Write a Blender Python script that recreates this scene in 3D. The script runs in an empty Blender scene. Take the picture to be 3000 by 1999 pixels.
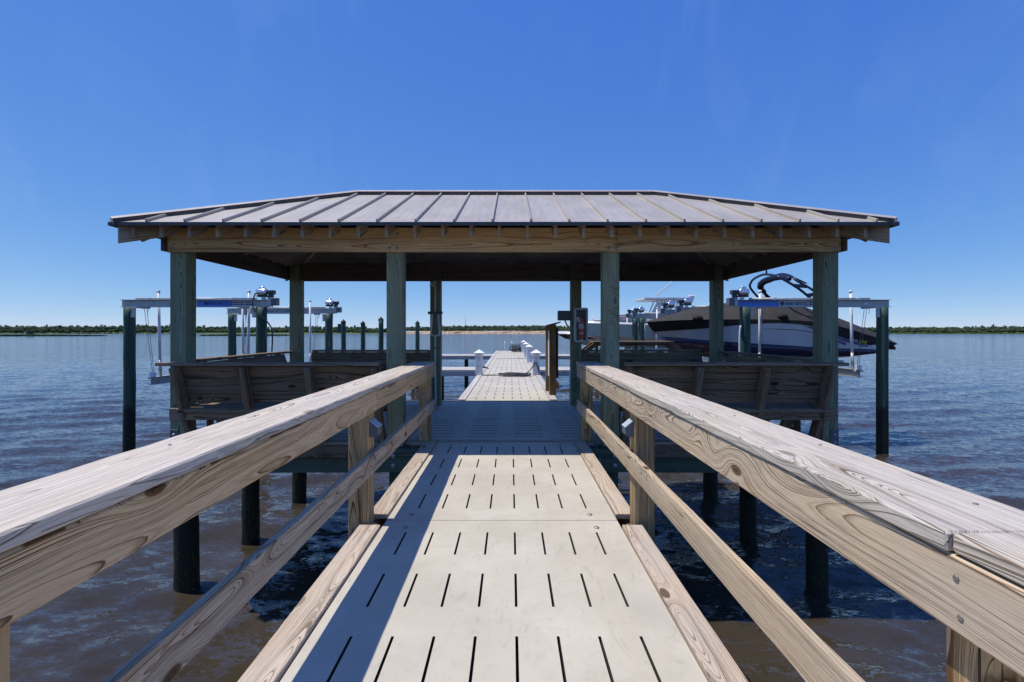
import bpy, bmesh, math, random
import numpy as np
from mathutils import Vector, Matrix

random.seed(7)
R = math.radians
S = bpy.context.scene
COL = S.collection

# ------------------------------------------------------------------ camera
cam_d = bpy.data.cameras.new('camera')
cam = bpy.data.objects.new('camera', cam_d)
COL.objects.link(cam)
cam.location = (0, 0, 1.35)
cam.rotation_euler = (R(90), 0, 0)
cam_d.sensor_width = 36.0
cam_d.lens = 17.0
cam_d.shift_x = 0.001
cam_d.shift_y = -0.0092
cam_d.clip_start = 0.02
cam_d.clip_end = 20000
S.camera = cam

# ------------------------------------------------------------------ light
SUNV = Vector((-0.385, 0.012, 1.0)).normalized()
ELEV = math.asin(SUNV.z)
world = bpy.data.worlds.new('World')
S.world = world
world.use_nodes = True
wn = world.node_tree.nodes
wl = world.node_tree.links
for n in list(wn):
    wn.remove(n)
wout = wn.new('ShaderNodeOutputWorld')
wbg = wn.new('ShaderNodeBackground')
sky = wn.new('ShaderNodeTexSky')
sky.sky_type = 'NISHITA'
sky.sun_disc = False
sky.sun_elevation = ELEV
sky.sun_rotation = R(-90)
sky.altitude = 0
sky.air_density = 0.6
sky.dust_density = 0.0
sky.ozone_density = 6.0
# even tone curve over the whole sky, one exponent per channel (a clear, deep blue day)
wsp = wn.new('ShaderNodeSeparateColor')
wcb = wn.new('ShaderNodeCombineColor')
wl.new(sky.outputs[0], wsp.inputs[0])
for i, (g_, k_) in enumerate(((0.93, 0.97), (0.66, 1.66), (0.24, 4.75))):
    pw = wn.new('ShaderNodeMath')
    pw.operation = 'POWER'
    wl.new(wsp.outputs[i], pw.inputs[0])
    pw.inputs[1].default_value = g_
    ml = wn.new('ShaderNodeMath')
    ml.operation = 'MULTIPLY'
    wl.new(pw.outputs[0], ml.inputs[0])
    ml.inputs[1].default_value = k_
    wl.new(ml.outputs[0], wcb.inputs[i])
# thin high cirrus, faint, over the whole sky
wtc = wn.new('ShaderNodeTexCoord')
wmp = wn.new('ShaderNodeMapping')
wmp.inputs['Rotation'].default_value = (0.0, R(24), R(-38))
wmp.inputs['Location'].default_value = (0.35, 0.2, 0.0)
wmp.inputs['Scale'].default_value = (3.2, 1.0, 1.1)
wl.new(wtc.outputs['Generated'], wmp.inputs[0])
wno = wn.new('ShaderNodeTexNoise')
wno.inputs['Scale'].default_value = 1.7
wno.inputs['Detail'].default_value = 7
wno.inputs['Roughness'].default_value = 0.62
wno.inputs['Distortion'].default_value = 0.9
wl.new(wmp.outputs[0], wno.inputs['Vector'])
wmr = wn.new('ShaderNodeMapRange')
wmr.interpolation_type = 'SMOOTHSTEP'
wmr.inputs[1].default_value = 0.50
wmr.inputs[2].default_value = 0.80
wmr.inputs[4].default_value = 0.07
wl.new(wno.outputs[0], wmr.inputs[0])
wmx = wn.new('ShaderNodeMix')
wmx.data_type = 'RGBA'
wl.new(wmr.outputs[0], wmx.inputs[0])
wl.new(wcb.outputs[0], wmx.inputs[6])
wmx.inputs[7].default_value = (5.2, 6.4, 8.4, 1)
wl.new(wmx.outputs[2], wbg.inputs[0])
wbg.inputs[1].default_value = 0.10
wl.new(wbg.outputs[0], wout.inputs[0])

sun_d = bpy.data.lights.new('sun', 'SUN')
sun_d.energy = 4.0
sun_d.angle = R(0.53)
sun_d.color = (1.0, 0.93, 0.82)
sun = bpy.data.objects.new('sun', sun_d)
COL.objects.link(sun)
sun.rotation_euler = SUNV.to_track_quat('Z', 'Y').to_euler()

S.view_settings.view_transform = 'Standard'
S.view_settings.look = 'None'
S.view_settings.gamma = 1.0
S.view_settings.exposure = 0.15
S.view_settings.use_curve_mapping = False
S.cycles.max_bounces = 8
S.cycles.diffuse_bounces = 4
S.cycles.use_denoising = True

WATER_Z = -1.78

# ------------------------------------------------------------------ helpers
WM = {}          # world matrix of every object made here


def link(o, parent=None, M=None):
    COL.objects.link(o)
    M = M or Matrix.Identity(4)
    WM[o] = M
    if parent is not None:
        o.parent = parent
        o.matrix_parent_inverse = WM[parent].inverted()
    o.matrix_basis = M
    return o


def tag(o, label=None, cat=None, group=None, kind=None):
    if label:
        o['label'] = label
    if cat:
        o['category'] = cat
    if group:
        o['group'] = group
    if kind:
        o['kind'] = kind
    return o


def thing(name, label, cat, loc=(0, 0, 0), group=None, rz=0):
    o = bpy.data.objects.new(name, None)
    o.empty_display_size = 0.2
    link(o, None, Matrix.Translation(loc) @ Matrix.Rotation(rz, 4, 'Z'))
    return tag(o, label, cat, group)


def obj(name, me, mat=None, parent=None, M=None):
    o = bpy.data.objects.new(name, me)
    if mat is not None and len(me.materials) == 0:
        me.materials.append(mat)
    return link(o, parent, M)


def bm_mesh(name, bm, smooth=False):
    bmesh.ops.recalc_face_normals(bm, faces=bm.faces[:])
    me = bpy.data.meshes.new(name)
    bm.to_mesh(me)
    bm.free()
    if smooth:
        for p in me.polygons:
            p.use_smooth = True
    return me


def frame(A, B, up):
    """matrix at the middle of AB, local x along AB, local z close to up"""
    A, B, up = Vector(A), Vector(B), Vector(up)
    x = (B - A).normalized()
    y = up.cross(x).normalized()
    z = x.cross(y).normalized()
    m = Matrix((x, y, z)).transposed().to_4x4()
    return Matrix.Translation((A + B) / 2) @ m


def box_bm(lx, ly, lz, bev=0.003, seg=1, n=1, jit=0.0, rnd=None):
    bm = bmesh.new()
    bmesh.ops.create_cube(bm, size=1.0)
    bmesh.ops.scale(bm, vec=(lx, ly, lz), verts=bm.verts)
    if n > 1:
        es = [e for e in bm.edges if abs((e.verts[0].co - e.verts[1].co).x) > lx * 0.5]
        bmesh.ops.subdivide_edges(bm, edges=es, cuts=n - 1, use_grid_fill=True)
    if bev > 0:
        es = [e for e in bm.edges if len(e.link_faces) == 2 and e.link_faces[0].normal.dot(e.link_faces[1].normal) < 0.5]
        bmesh.ops.bevel(bm, geom=es, offset=bev, segments=seg, affect='EDGES', clamp_overlap=True)
    if jit > 0:
        rnd = rnd or random
        cols = {}
        for v in bm.verts:
            k = (round(v.co.x, 2), v.co.y > 0, v.co.z > 0)
            if k not in cols:
                cols[k] = (rnd.uniform(-jit, jit), rnd.uniform(-jit, jit))
            v.co.y += cols[k][0]
            v.co.z += cols[k][1]
    return bm


_cache = {}


def plank(name, A, B, w, t, mat, parent=None, up=(0, 0, 1), bev=0.003, n=1, jit=0.0):
    """board from A to B: w wide (local y), t thick (local z, towards up)"""
    L = (Vector(B) - Vector(A)).length
    key = (round(L, 4), w, t, mat.name, bev, n) if jit == 0 else None
    if key and key in _cache:
        me = _cache[key]
    else:
        me = bm_mesh(name, box_bm(L, w, t, bev, 1, n, jit))
        if key:
            _cache[key] = me
    return obj(name, me, mat, parent, frame(A, B, up))


def bx(bm, x0, x1, y0, y1, z0, z1):
    vs = [bm.verts.new((x, y, z)) for x in (x0, x1) for y in (y0, y1) for z in (z0, z1)]
    for f in ((0, 1, 3, 2), (4, 6, 7, 5), (0, 4, 5, 1), (2, 3, 7, 6), (0, 2, 6, 4), (1, 5, 7, 3)):
        bm.faces.new([vs[i] for i in f])


def box(name, x0, x1, y0, y1, z0, z1, mat, parent=None, bev=0.003, M=None):
    m = Matrix.Translation(((x0 + x1) / 2, (y0 + y1) / 2, (z0 + z1) / 2))
    if M is not None:
        m = M @ m
    key = ('b', round(x1 - x0, 4), round(y1 - y0, 4), round(z1 - z0, 4), mat.name, bev)
    if key not in _cache:
        _cache[key] = bm_mesh(name, box_bm(x1 - x0, y1 - y0, z1 - z0, bev))
    return obj(name, _cache[key], mat, parent, m)


def cyl_bm(bm, p0, p1, r0, r1=None, n=16, cap=True):
    p0, p1 = Vector(p0), Vector(p1)
    r1 = r0 if r1 is None else r1
    d = (p1 - p0).normalized()
    a = d.orthogonal().normalized()
    b = d.cross(a)
    ra, rb = [], []
    for i in range(n):
        t = 2 * math.pi * i / n
        u = a * math.cos(t) + b * math.sin(t)
        ra.append(bm.verts.new(p0 + u * r0))
        rb.append(bm.verts.new(p1 + u * r1))
    for i in range(n):
        j = (i + 1) % n
        f = bm.faces.new((ra[i], ra[j], rb[j], rb[i]))
        f.smooth = True
    if cap:
        bm.faces.new(ra[::-1])
        bm.faces.new(rb)


def lathe_bm(bm, c, prof, n=16, axis='Z'):
    rings = []
    c = Vector(c)
    for r, h in prof:
        ring = []
        for i in range(n):
            t = 2 * math.pi * i / n
            v = (r * math.cos(t), r * math.sin(t), h)
            if axis == 'X':
                v = (h, r * math.cos(t), r * math.sin(t))
            elif axis == 'Y':
                v = (r * math.cos(t), h, r * math.sin(t))
            ring.append(bm.verts.new(c + Vector(v)))
        rings.append(ring)
    for k in range(len(rings) - 1):
        for i in range(n):
            j = (i + 1) % n
            f = bm.faces.new((rings[k][i], rings[k][j], rings[k + 1][j], rings[k + 1][i]))
            f.smooth = True
    bm.faces.new(rings[0][::-1])
    bm.faces.new(rings[-1])


def smooth_pts(pts, sub=6):
    P = [Vector(p) for p in pts]
    if len(P) < 3:
        return P
    out = []
    for i in range(len(P) - 1):
        p0 = P[max(i - 1, 0)]
        p1, p2 = P[i], P[i + 1]
        p3 = P[min(i + 2, len(P) - 1)]
        for k in range(sub):
            t = k / sub
            out.append(0.5 * ((2 * p1) + (p2 - p0) * t + (2 * p0 - 5 * p1 + 4 * p2 - p3) * t * t + (3 * p1 - p0 - 3 * p2 + p3) * t ** 3))
    out.append(P[-1])
    return out


def tube_bm(bm, pts, r, n=8, sub=6):
    P = smooth_pts(pts, sub)
    prev = None
    rings = []
    for i, p in enumerate(P):
        d = (P[min(i + 1, len(P) - 1)] - P[max(i - 1, 0)]).normalized()
        if prev is None:
            a = d.orthogonal().normalized()
        else:
            a = (prev - d * prev.dot(d)).normalized()
        prev = a
        b = d.cross(a)
        rr = r[min(int(i / max(sub, 1)), len(r) - 1)] if isinstance(r, (list, tuple)) else r
        rings.append([bm.verts.new(p + (a * math.cos(2 * math.pi * k / n) + b * math.sin(2 * math.pi * k / n)) * rr) for k in range(n)])
    for k in range(len(rings) - 1):
        for i in range(n):
            j = (i + 1) % n
            f = bm.faces.new((rings[k][i], rings[k][j], rings[k + 1][j], rings[k + 1][i]))
            f.smooth = True
    bm.faces.new(rings[0][::-1])
    bm.faces.new(rings[-1])


def tube(name, pts, r, mat, parent=None, n=8, sub=6):
    bm = bmesh.new()
    tube_bm(bm, pts, r, n, sub)
    return obj(name, bm_mesh(name, bm), mat, parent)


def rod(name, p0, p1, r, mat, parent=None, n=12, r1=None):
    bm = bmesh.new()
    cyl_bm(bm, p0, p1, r, r1, n)
    return obj(name, bm_mesh(name, bm), mat, parent)


def text(name, s, size, mat, parent, M, sx=1.0, ext=0.002, shear=0.0):
    cu = bpy.data.curves.new(name, 'FONT')
    cu.body = s
    cu.size = size
    cu.extrude = ext
    cu.align_x = 'LEFT'
    cu.shear = shear
    cu.resolution_u = 3
    to = bpy.data.objects.new(name, cu)
    COL.objects.link(to)
    dg = bpy.context.evaluated_depsgraph_get()
    dg.update()
    me = bpy.data.meshes.new_from_object(to.evaluated_get(dg))
    bpy.data.objects.remove(to)
    me.materials.clear()
    return obj(name, me, mat, parent, M @ Matrix.Diagonal((sx, 1, 1, 1)))


# ------------------------------------------------------------------ materials
class NT:
    def __init__(self, name):
        self.m = bpy.data.materials.new(name)
        self.m.use_nodes = True
        self.t = self.m.node_tree
        self.n = self.t.nodes
        self.b = self.n['Principled BSDF']
        self.out = self.n['Material Output']

    def node(self, typ, **kw):
        o = self.n.new(typ)
        for k, v in kw.items():
            setattr(o, k, v)
        return o

    def set(self, sock, v):
        if hasattr(v, 'outputs'):
            v = v.outputs[0]
        if isinstance(v, bpy.types.NodeSocket):
            self.t.links.new(v, sock)
        else:
            sock.default_value = v

    def math(self, op, a, b=0.0, c=0.0, clamp=False):
        o = self.node('ShaderNodeMath', operation=op, use_clamp=clamp)
        self.set(o.inputs[0], a)
        self.set(o.inputs[1], b)
        self.set(o.inputs[2], c)
        return o.outputs[0]

    def vmath(self, op, a, b=(0, 0, 0)):
        o = self.node('ShaderNodeVectorMath', operation=op)
        self.set(o.inputs[0], a)
        self.set(o.inputs[1], b)
        return o.outputs['Value'] if op in ('LENGTH', 'DISTANCE', 'DOT_PRODUCT') else o.outputs[0]

    def noise(self, v, scale=1.0, detail=3, rough=0.55, dist=0.0):
        o = self.node('ShaderNodeTexNoise')
        self.set(o.inputs['Vector'], v)
        o.inputs['Scale'].default_value = scale
        o.inputs['Detail'].default_value = detail
        o.inputs['Roughness'].default_value = rough
        o.inputs['Distortion'].default_value = dist
        return o

    def ramp(self, fac, stops):
        o = self.node('ShaderNodeValToRGB')
        e = o.color_ramp.elements
        while len(e) < len(stops):
            e.new(0.5)
        for i, (p, c) in enumerate(stops):
            e[i].position = p
            e[i].color = (*c, 1) if len(c) == 3 else c
        self.set(o.inputs[0], fac)
        return o.outputs[0]

    def rangemap(self, v, a, b, c=0.0, d=1.0, smooth=True):
        o = self.node('ShaderNodeMapRange', interpolation_type='SMOOTHSTEP' if smooth else 'LINEAR')
        self.set(o.inputs[0], v)
        for i, q in enumerate((a, b, c, d)):
            o.inputs[i + 1].default_value = q
        return o.outputs[0]

    def mix(self, f, a, b, mode='MIX'):
        o = self.node('ShaderNodeMix', data_type='RGBA', blend_type=mode)
        self.set(o.inputs[0], f)
        for s, v in ((o.inputs[6], a), (o.inputs[7], b)):
            if isinstance(v, tuple) and len(v) == 3:
                v = (*v, 1)
            self.set(s, v)
        return o.outputs[2]

    def bump(self, h, strength=0.3, dist=0.01, normal=None):
        o = self.node('ShaderNodeBump')
        o.inputs['Strength'].default_value = strength
        o.inputs['Distance'].default_value = dist
        self.set(o.inputs['Height'], h)
        if normal is not None:
            self.set(o.inputs['Normal'], normal)
        return o.outputs[0]

    def coords(self):
        return self.node('ShaderNodeTexCoord').outputs['Object']

    def fin(self, color=None, rough=None, normal=None, metal=None, spec=None):
        if color is not None:
            self.set(self.b.inputs['Base Color'], (*color, 1) if isinstance(color, tuple) and len(color) == 3 else color)
        if rough is not None:
            self.set(self.b.inputs['Roughness'], rough)
        if normal is not None:
            self.set(self.b.inputs['Normal'], normal)
        if metal is not None:
            self.b.inputs['Metallic'].default_value = metal
        if spec is not None:
            self.b.inputs['Specular IOR Level'].default_value = spec
        return self.m


def wood(name, light, dark, grey, greyamt=0.5, freq=75, knots=1.0, rough=0.8, contrast=1.0, crack=0.5, bumpd=0.003):
    """sawn softwood: growth rings about a wandering pith, knots that push the rings aside, grey weathering"""
    N = NT(name)
    oi = N.node('ShaderNodeObjectInfo').outputs['Random']
    p0 = N.coords()
    off = N.vmath('MULTIPLY', N.node('ShaderNodeCombineXYZ'), (1, 1, 1))
    cmb = N.node('ShaderNodeCombineXYZ')
    N.set(cmb.inputs[0], N.math('MULTIPLY', oi, 37.0))
    N.set(cmb.inputs[1], N.math('MULTIPLY', oi, 13.0))
    N.set(cmb.inputs[2], N.math('MULTIPLY', oi, 19.0))
    p = N.vmath('ADD', p0, cmb.outputs[0])
    # knots
    vor = N.node('ShaderNodeTexVoronoi')
    N.set(vor.inputs['Vector'], N.vmath('MULTIPLY', p, (2.6, 5.6, 5.6)))
    vor.inputs['Scale'].default_value = 1.0
    kr = N.node('ShaderNodeSeparateColor')
    N.set(kr.inputs[0], vor.outputs['Color'])
    kon = N.math('MULTIPLY', N.rangemap(kr.outputs[0], 0.42, 0.46), knots)
    kd = vor.outputs['Distance']
    push = N.math('MULTIPLY', N.math('POWER', 2.718, N.math('MULTIPLY', N.math('MULTIPLY', kd, kd), -11.0)), kon)
    # rings
    w1 = N.noise(N.vmath('MULTIPLY', p, (0.55, 2.6, 2.6)), 1.0, 2, 0.5)
    w2 = N.noise(N.vmath('MULTIPLY', N.vmath('ADD', p, (5, 3, 9)), (0.40, 1.4, 1.4)), 1.0, 2, 0.5)
    w3 = N.noise(N.vmath('MULTIPLY', p, (5, 22, 22)), 1.0, 2, 0.5)
    sep = N.node('ShaderNodeSeparateXYZ')
    N.set(sep.inputs[0], p0)
    # pith: below or beside the board, different on every board
    py = N.math('MULTIPLY', N.math('SUBTRACT', N.math('FRACT', N.math('MULTIPLY', oi, 7.31)), 0.5), 0.16)
    pz = N.math('ADD', 0.045, N.math('MULTIPLY', N.math('FRACT', N.math('MULTIPLY', oi, 3.77)), 0.06))
    yy = N.math('ADD', N.math('ADD', sep.outputs[1], py), N.math('MULTIPLY', N.math('SUBTRACT', w1.outputs[0], 0.5), 0.17))
    zz = N.math('ADD', N.math('ADD', sep.outputs[2], pz), N.math('MULTIPLY', N.math('SUBTRACT', w2.outputs[0], 0.5), 0.20))
    r = N.math('SQRT', N.math('ADD', N.math('MULTIPLY', yy, yy), N.math('MULTIPLY', zz, zz)))
    r = N.math('ADD', r, N.math('MULTIPLY', push, 0.045))
    r = N.math('ADD', r, N.math('MULTIPLY', w3.outputs[0], 0.004))
    # ring widths vary from year to year
    yr = N.node('ShaderNodeTexNoise', noise_dimensions='1D')
    N.set(yr.inputs['W'], N.math('MULTIPLY', r, freq * 0.33))
    yr.inputs['Detail'].default_value = 1
    ph = N.math('FRACT', N.math('ADD', N.math('MULTIPLY', r, freq), N.math('MULTIPLY', yr.outputs[0], 2.2)))
    ring = N.ramp(ph, [(0.0, (0.02,) * 3), (0.40, (0.10,) * 3), (0.70, (0.50,) * 3), (0.86, (1,) * 3), (0.95, (1,) * 3), (1.0, (0.02,) * 3)])
    ringamt = N.rangemap(N.noise(N.vmath('MULTIPLY', p, (1.2, 7, 7)), 1.0, 2).outputs[0], 0.3, 0.7, 0.6, 1.35)
    ring = N.math('MULTIPLY', N.math('MULTIPLY', ring, ringamt), contrast, clamp=True)
    # fine fibre and checks
    fib = N.noise(N.vmath('MULTIPLY', p, (9, 320, 320)), 1.0, 3, 0.6)
    chk = N.noise(N.vmath('MULTIPLY', p, (1.6, 85, 85)), 1.0, 2, 0.5)
    chkm = N.math('MULTIPLY', N.rangemap(chk.outputs[0], 0.69, 0.74), crack)
    chk2 = N.noise(N.vmath('MULTIPLY', N.vmath('ADD', p, (7, 2, 5)), (0.7, 40, 40)), 1.0, 3, 0.6, 0.3)
    chkm = N.math('MAXIMUM', chkm, N.math('MULTIPLY', N.rangemap(chk2.outputs[0], 0.70, 0.73), crack))
    blot = N.noise(N.vmath('MULTIPLY', p, (1.5, 5, 5)), 1.0, 4, 0.6)
    c = N.mix(ring, light, dark)
    g = N.math('MULTIPLY', N.rangemap(blot.outputs[0], 0.32, 0.68), greyamt)
    greyc = N.mix(ring, grey, tuple(q * 0.30 for q in grey))
    c = N.mix(g, c, greyc)
    c = N.mix(N.rangemap(fib.outputs[0], 0.42, 0.75, 0.0, 0.40), c, tuple(q * 0.45 for q in dark))
    c = N.mix(chkm, c, tuple(q * 0.16 for q in dark))
    kr1 = N.math('MULTIPLY', N.rangemap(kd, 0.15, 0.105), kon)
    kcol = N.ramp(N.math('FRACT', N.math('MULTIPLY', kd, 28)), [(0, tuple(q * 0.35 for q in dark)), (1, tuple(q * 1.0 for q in dark))])
    c = N.mix(kr1, c, kcol)
    tone = N.math('ADD', 0.88, N.math('MULTIPLY', N.math('FRACT', N.math('MULTIPLY', oi, 11.7)), 0.24))
    c = N.mix(1.0, c, N.vmath('MULTIPLY', (1, 1, 1), N.node('ShaderNodeCombineXYZ')) if False else tone_rgb(N, tone), 'MULTIPLY')
    h = N.math('SUBTRACT', N.math('ADD', N.math('MULTIPLY', ring, 0.45), N.math('MULTIPLY', fib.outputs[0], 0.35)), N.math('MULTIPLY', chkm, 1.4))
    return N.fin(c, rough, N.bump(h, 0.55, bumpd), spec=0.2)


def tone_rgb(N, v):
    o = N.node('ShaderNodeCombineColor')
    for i in range(3):
        N.set(o.inputs[i], v)
    return o.outputs[0]


M_cap = wood('weathered_cap_wood', (0.60, 0.53, 0.44), (0.19, 0.135, 0.09), (0.57, 0.53, 0.48), 0.72, 130, 0.6, 0.78, 0.85, 1.0)
M_rail = wood('weathered_rail_wood', (0.66, 0.53, 0.37), (0.19, 0.11, 0.055), (0.56, 0.49, 0.40), 0.5, 118, 1.0, 0.78, 0.95, 0.8)
M_rail_lift = wood('shade_lift_rail_wood', (0.76, 0.53, 0.29), (0.19, 0.09, 0.032), (0.60, 0.48, 0.33), 0.32, 112, 1.0, 0.78, 1.0, 0.6)  # left upper rail copy, warmed and lightened in colour to lift its shade
M_toe = wood('toe_board_wood', (0.58, 0.47, 0.36), (0.20, 0.14, 0.09), (0.53, 0.48, 0.42), 0.55, 105, 1.0, 0.78, 0.85, 0.7)
M_pale = wood('bleached_board_wood', (0.56, 0.53, 0.49), (0.30, 0.27, 0.235), (0.58, 0.56, 0.54), 0.75, 105, 0.6, 0.78, 0.6, 0.6)
M_post = wood('tan_post_wood', (0.56, 0.39, 0.20), (0.13, 0.062, 0.022), (0.42, 0.33, 0.22), 0.35, 85, 0.7, 0.78, 1.1, 0.9)
M_bench = wood('bench_wood', (0.33, 0.235, 0.148), (0.055, 0.034, 0.018), (0.27, 0.23, 0.19), 0.45, 90, 0.9, 0.75, 1.1, 0.8)
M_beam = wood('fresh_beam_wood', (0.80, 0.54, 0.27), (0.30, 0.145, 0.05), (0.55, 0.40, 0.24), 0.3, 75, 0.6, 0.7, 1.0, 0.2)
M_rafter = wood('rafter_wood', (0.52, 0.38, 0.23), (0.16, 0.10, 0.055), (0.46, 0.43, 0.40), 0.6, 90, 0.5, 0.75, 0.9, 0.5)
M_green = wood('green_treated_wood', (0.29, 0.33, 0.21), (0.095, 0.115, 0.07), (0.29, 0.29, 0.205), 0.45, 105, 0.6, 0.7, 0.9, 0.7)
M_greenb = wood('green_beam_wood', (0.09, 0.135, 0.095), (0.035, 0.06, 0.045), (0.10, 0.11, 0.085), 0.4, 90, 0.6, 0.7, 0.8, 0.5)
M_rim = wood('rim_wood', (0.26, 0.19, 0.12), (0.07, 0.045, 0.028), (0.19, 0.16, 0.13), 0.5, 90, 0.7, 0.75, 1.0, 0.5)
M_under = wood('roof_shade_wood', (0.15, 0.12, 0.09), (0.055, 0.04, 0.03), (0.12, 0.105, 0.09), 0.5, 80, 0.5, 0.8, 0.9, 0.4)  # darker wood copy for beams under the roof: their shade put into the colour


def m_simple(name, col, rough=0.5, metal=0.0, var=0.0, vs=6.0, bump=0.0, bs=60.0, spec=None):
    N = NT(name)
    c = col
    nrm = None
    if var > 0:
        n = N.noise(N.coords(), vs, 4, 0.6)
        c = N.mix(N.rangemap(n.outputs[0], 0.3, 0.7), tuple(q * (1 - var) for q in col), tuple(min(1, q * (1 + var)) for q in col))
    if bump > 0:
        nb = N.noise(N.coords(), bs, 3, 0.6)
        nrm = N.bump(nb.outputs[0], bump, 0.004)
    return N.fin(c, rough, nrm, metal, spec)


def m_pile():
    N = NT('treated_pile')
    geo = N.node('ShaderNodeNewGeometry')
    pos = geo.outputs['Position']
    sep = N.node('ShaderNodeSeparateXYZ')
    N.set(sep.inputs[0], pos)
    oi = N.node('ShaderNodeObjectInfo').outputs['Random']
    g = N.noise(N.vmath('MULTIPLY', pos, (26, 26, 1.1)), 1.0, 4, 0.6)
    c = N.mix(N.rangemap(g.outputs[0], 0.3, 0.7), (0.020, 0.050, 0.038), (0.052, 0.10, 0.072))
    # scars where the bark side or bare wood shows
    sc = N.noise(N.vmath('MULTIPLY', N.vmath('ADD', pos, (3, 1, 0)), (7, 7, 0.9)), 1.0, 2, 0.5)
    c = N.mix(N.rangemap(sc.outputs[0], 0.66, 0.70), c, (0.24, 0.27, 0.13))
    wav = N.noise(N.vmath('MULTIPLY', pos, (9, 9, 3)), 1.0, 3, 0.6)
    lvl = N.math('ADD', sep.outputs[2], N.math('MULTIPLY', wav.outputs[0], 0.5))
    wet = N.rangemap(lvl, -0.25, -0.42)
    c = N.mix(wet, c, (0.012, 0.016, 0.012))
    weed = N.noise(N.vmath('MULTIPLY', pos, (30, 30, 12)), 1.0, 4, 0.7)
    deep = N.math('MULTIPLY', N.rangemap(lvl, -0.7, -1.1), N.rangemap(weed.outputs[0], 0.52, 0.66))
    c = N.mix(deep, c, (0.035, 0.05, 0.012))
    barn = N.node('ShaderNodeTexVoronoi')
    N.set(barn.inputs['Vector'], pos)
    barn.inputs['Scale'].default_value = 22
    bsel = N.node('ShaderNodeSeparateColor')
    N.set(bsel.inputs[0], barn.outputs['Color'])
    bm_ = N.math('MULTIPLY', N.math('MULTIPLY', N.rangemap(barn.outputs['Distance'], 0.17, 0.10), N.rangemap(bsel.outputs[0], 0.78, 0.82)), N.rangemap(lvl, -0.8, -1.0))
    c = N.mix(bm_, c, (0.28, 0.27, 0.22))
    h = N.math('ADD', N.math('MULTIPLY', g.outputs[0], 0.5), N.math('MULTIPLY', weed.outputs[0], N.math('MULTIPLY', wet, 2.0)))
    return N.fin(c, 0.6, N.bump(h, 0.7, 0.02), spec=0.3)


M_pile = m_pile()


def m_deck():
    N = NT('pale_deck_panel')
    geo = N.node('ShaderNodeNewGeometry')
    p = geo.outputs['Position']
    a = N.noise(p, 1.3, 5, 0.65)
    b = N.noise(p, 14, 4, 0.6)
    s = N.noise(N.vmath('MULTIPLY', p, (38, 6, 10)), 1.0, 3, 0.6, 1.2)
    f = N.noise(p, 240, 2, 0.5)
    c = N.mix(N.rangemap(a.outputs[0], 0.30, 0.72), (0.48, 0.44, 0.355), (0.58, 0.54, 0.45))
    c = N.mix(N.rangemap(b.outputs[0], 0.52, 0.75, 0, 0.30), c, (0.36, 0.325, 0.265))
    c = N.mix(N.rangemap(s.outputs[0], 0.60, 0.72, 0, 0.25), c, (0.62, 0.59, 0.53))
    c = N.mix(N.rangemap(f.outputs[0], 0.30, 0.75, 0, 0.14), c, (0.30, 0.28, 0.25))
    d = N.noise(N.vmath('ADD', p, (11, 2, 0)), 0.55, 3, 0.55)
    c = N.mix(N.rangemap(d.outputs[0], 0.55, 0.72, 0, 0.34), c, (0.36, 0.34, 0.31))
    # scuffs, drips and specks of dirt
    sc = N.noise(N.vmath('MULTIPLY', N.vmath('ADD', p, (3, 9, 1)), (7, 2.2, 1)), 1.0, 6, 0.75, 2.5)
    c = N.mix(N.rangemap(sc.outputs[0], 0.58, 0.66, 0, 0.34), c, (0.30, 0.27, 0.22))
    vo = N.node('ShaderNodeTexVoronoi')
    N.set(vo.inputs['Vector'], N.vmath('ADD', N.vmath('MULTIPLY', p, (6, 6, 0)), N.vmath('MULTIPLY', b.outputs[1], (0.5, 0.5, 0))))
    vs_ = N.node('ShaderNodeSeparateColor')
    N.set(vs_.inputs[0], vo.outputs['Color'])
    sp = N.math('MULTIPLY', N.rangemap(vo.outputs['Distance'], 0.10, 0.05), N.rangemap(vs_.outputs[0], 0.80, 0.84))
    c = N.mix(N.math('MULTIPLY', sp, 0.55), c, (0.16, 0.14, 0.11))
    h = N.math('ADD', f.outputs[0], N.math('MULTIPLY', b.outputs[0], 1.5))
    return N.fin(c, 0.62, N.bump(h, 0.22, 0.003), spec=0.35)


M_deck = m_deck()


def m_metal_roof():
    N = NT('standing_seam_metal')
    p = N.coords()
    sep = N.node('ShaderNodeSeparateXYZ')
    N.set(sep.inputs[0], p)
    geo = N.node('ShaderNodeNewGeometry')
    a = N.noise(N.vmath('MULTIPLY', geo.outputs['Position'], (3, 1.2, 1.2)), 1.0, 4, 0.6)
    st = N.noise(N.vmath('MULTIPLY', p, (26, 1.2, 1)), 1.0, 3, 0.6)
    c = N.mix(N.rangemap(a.outputs[0], 0.3, 0.7), (0.42, 0.378, 0.325), (0.51, 0.465, 0.405))
    c = N.mix(N.rangemap(st.outputs[0], 0.45, 0.72, 0, 0.5), c, (0.33, 0.297, 0.258))
    rib = N.math('SINE', N.math('MULTIPLY', sep.outputs[0], 62.0))
    oil = N.noise(N.vmath('MULTIPLY', p, (9, 1.5, 1)), 1.0, 2, 0.5)
    h = N.math('ADD', N.math('MULTIPLY', rib, 0.20), N.math('MULTIPLY', oil.outputs[0], 0.8))
    return N.fin(c, 0.42, N.bump(h, 0.35, 0.006), metal=0.15)


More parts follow.
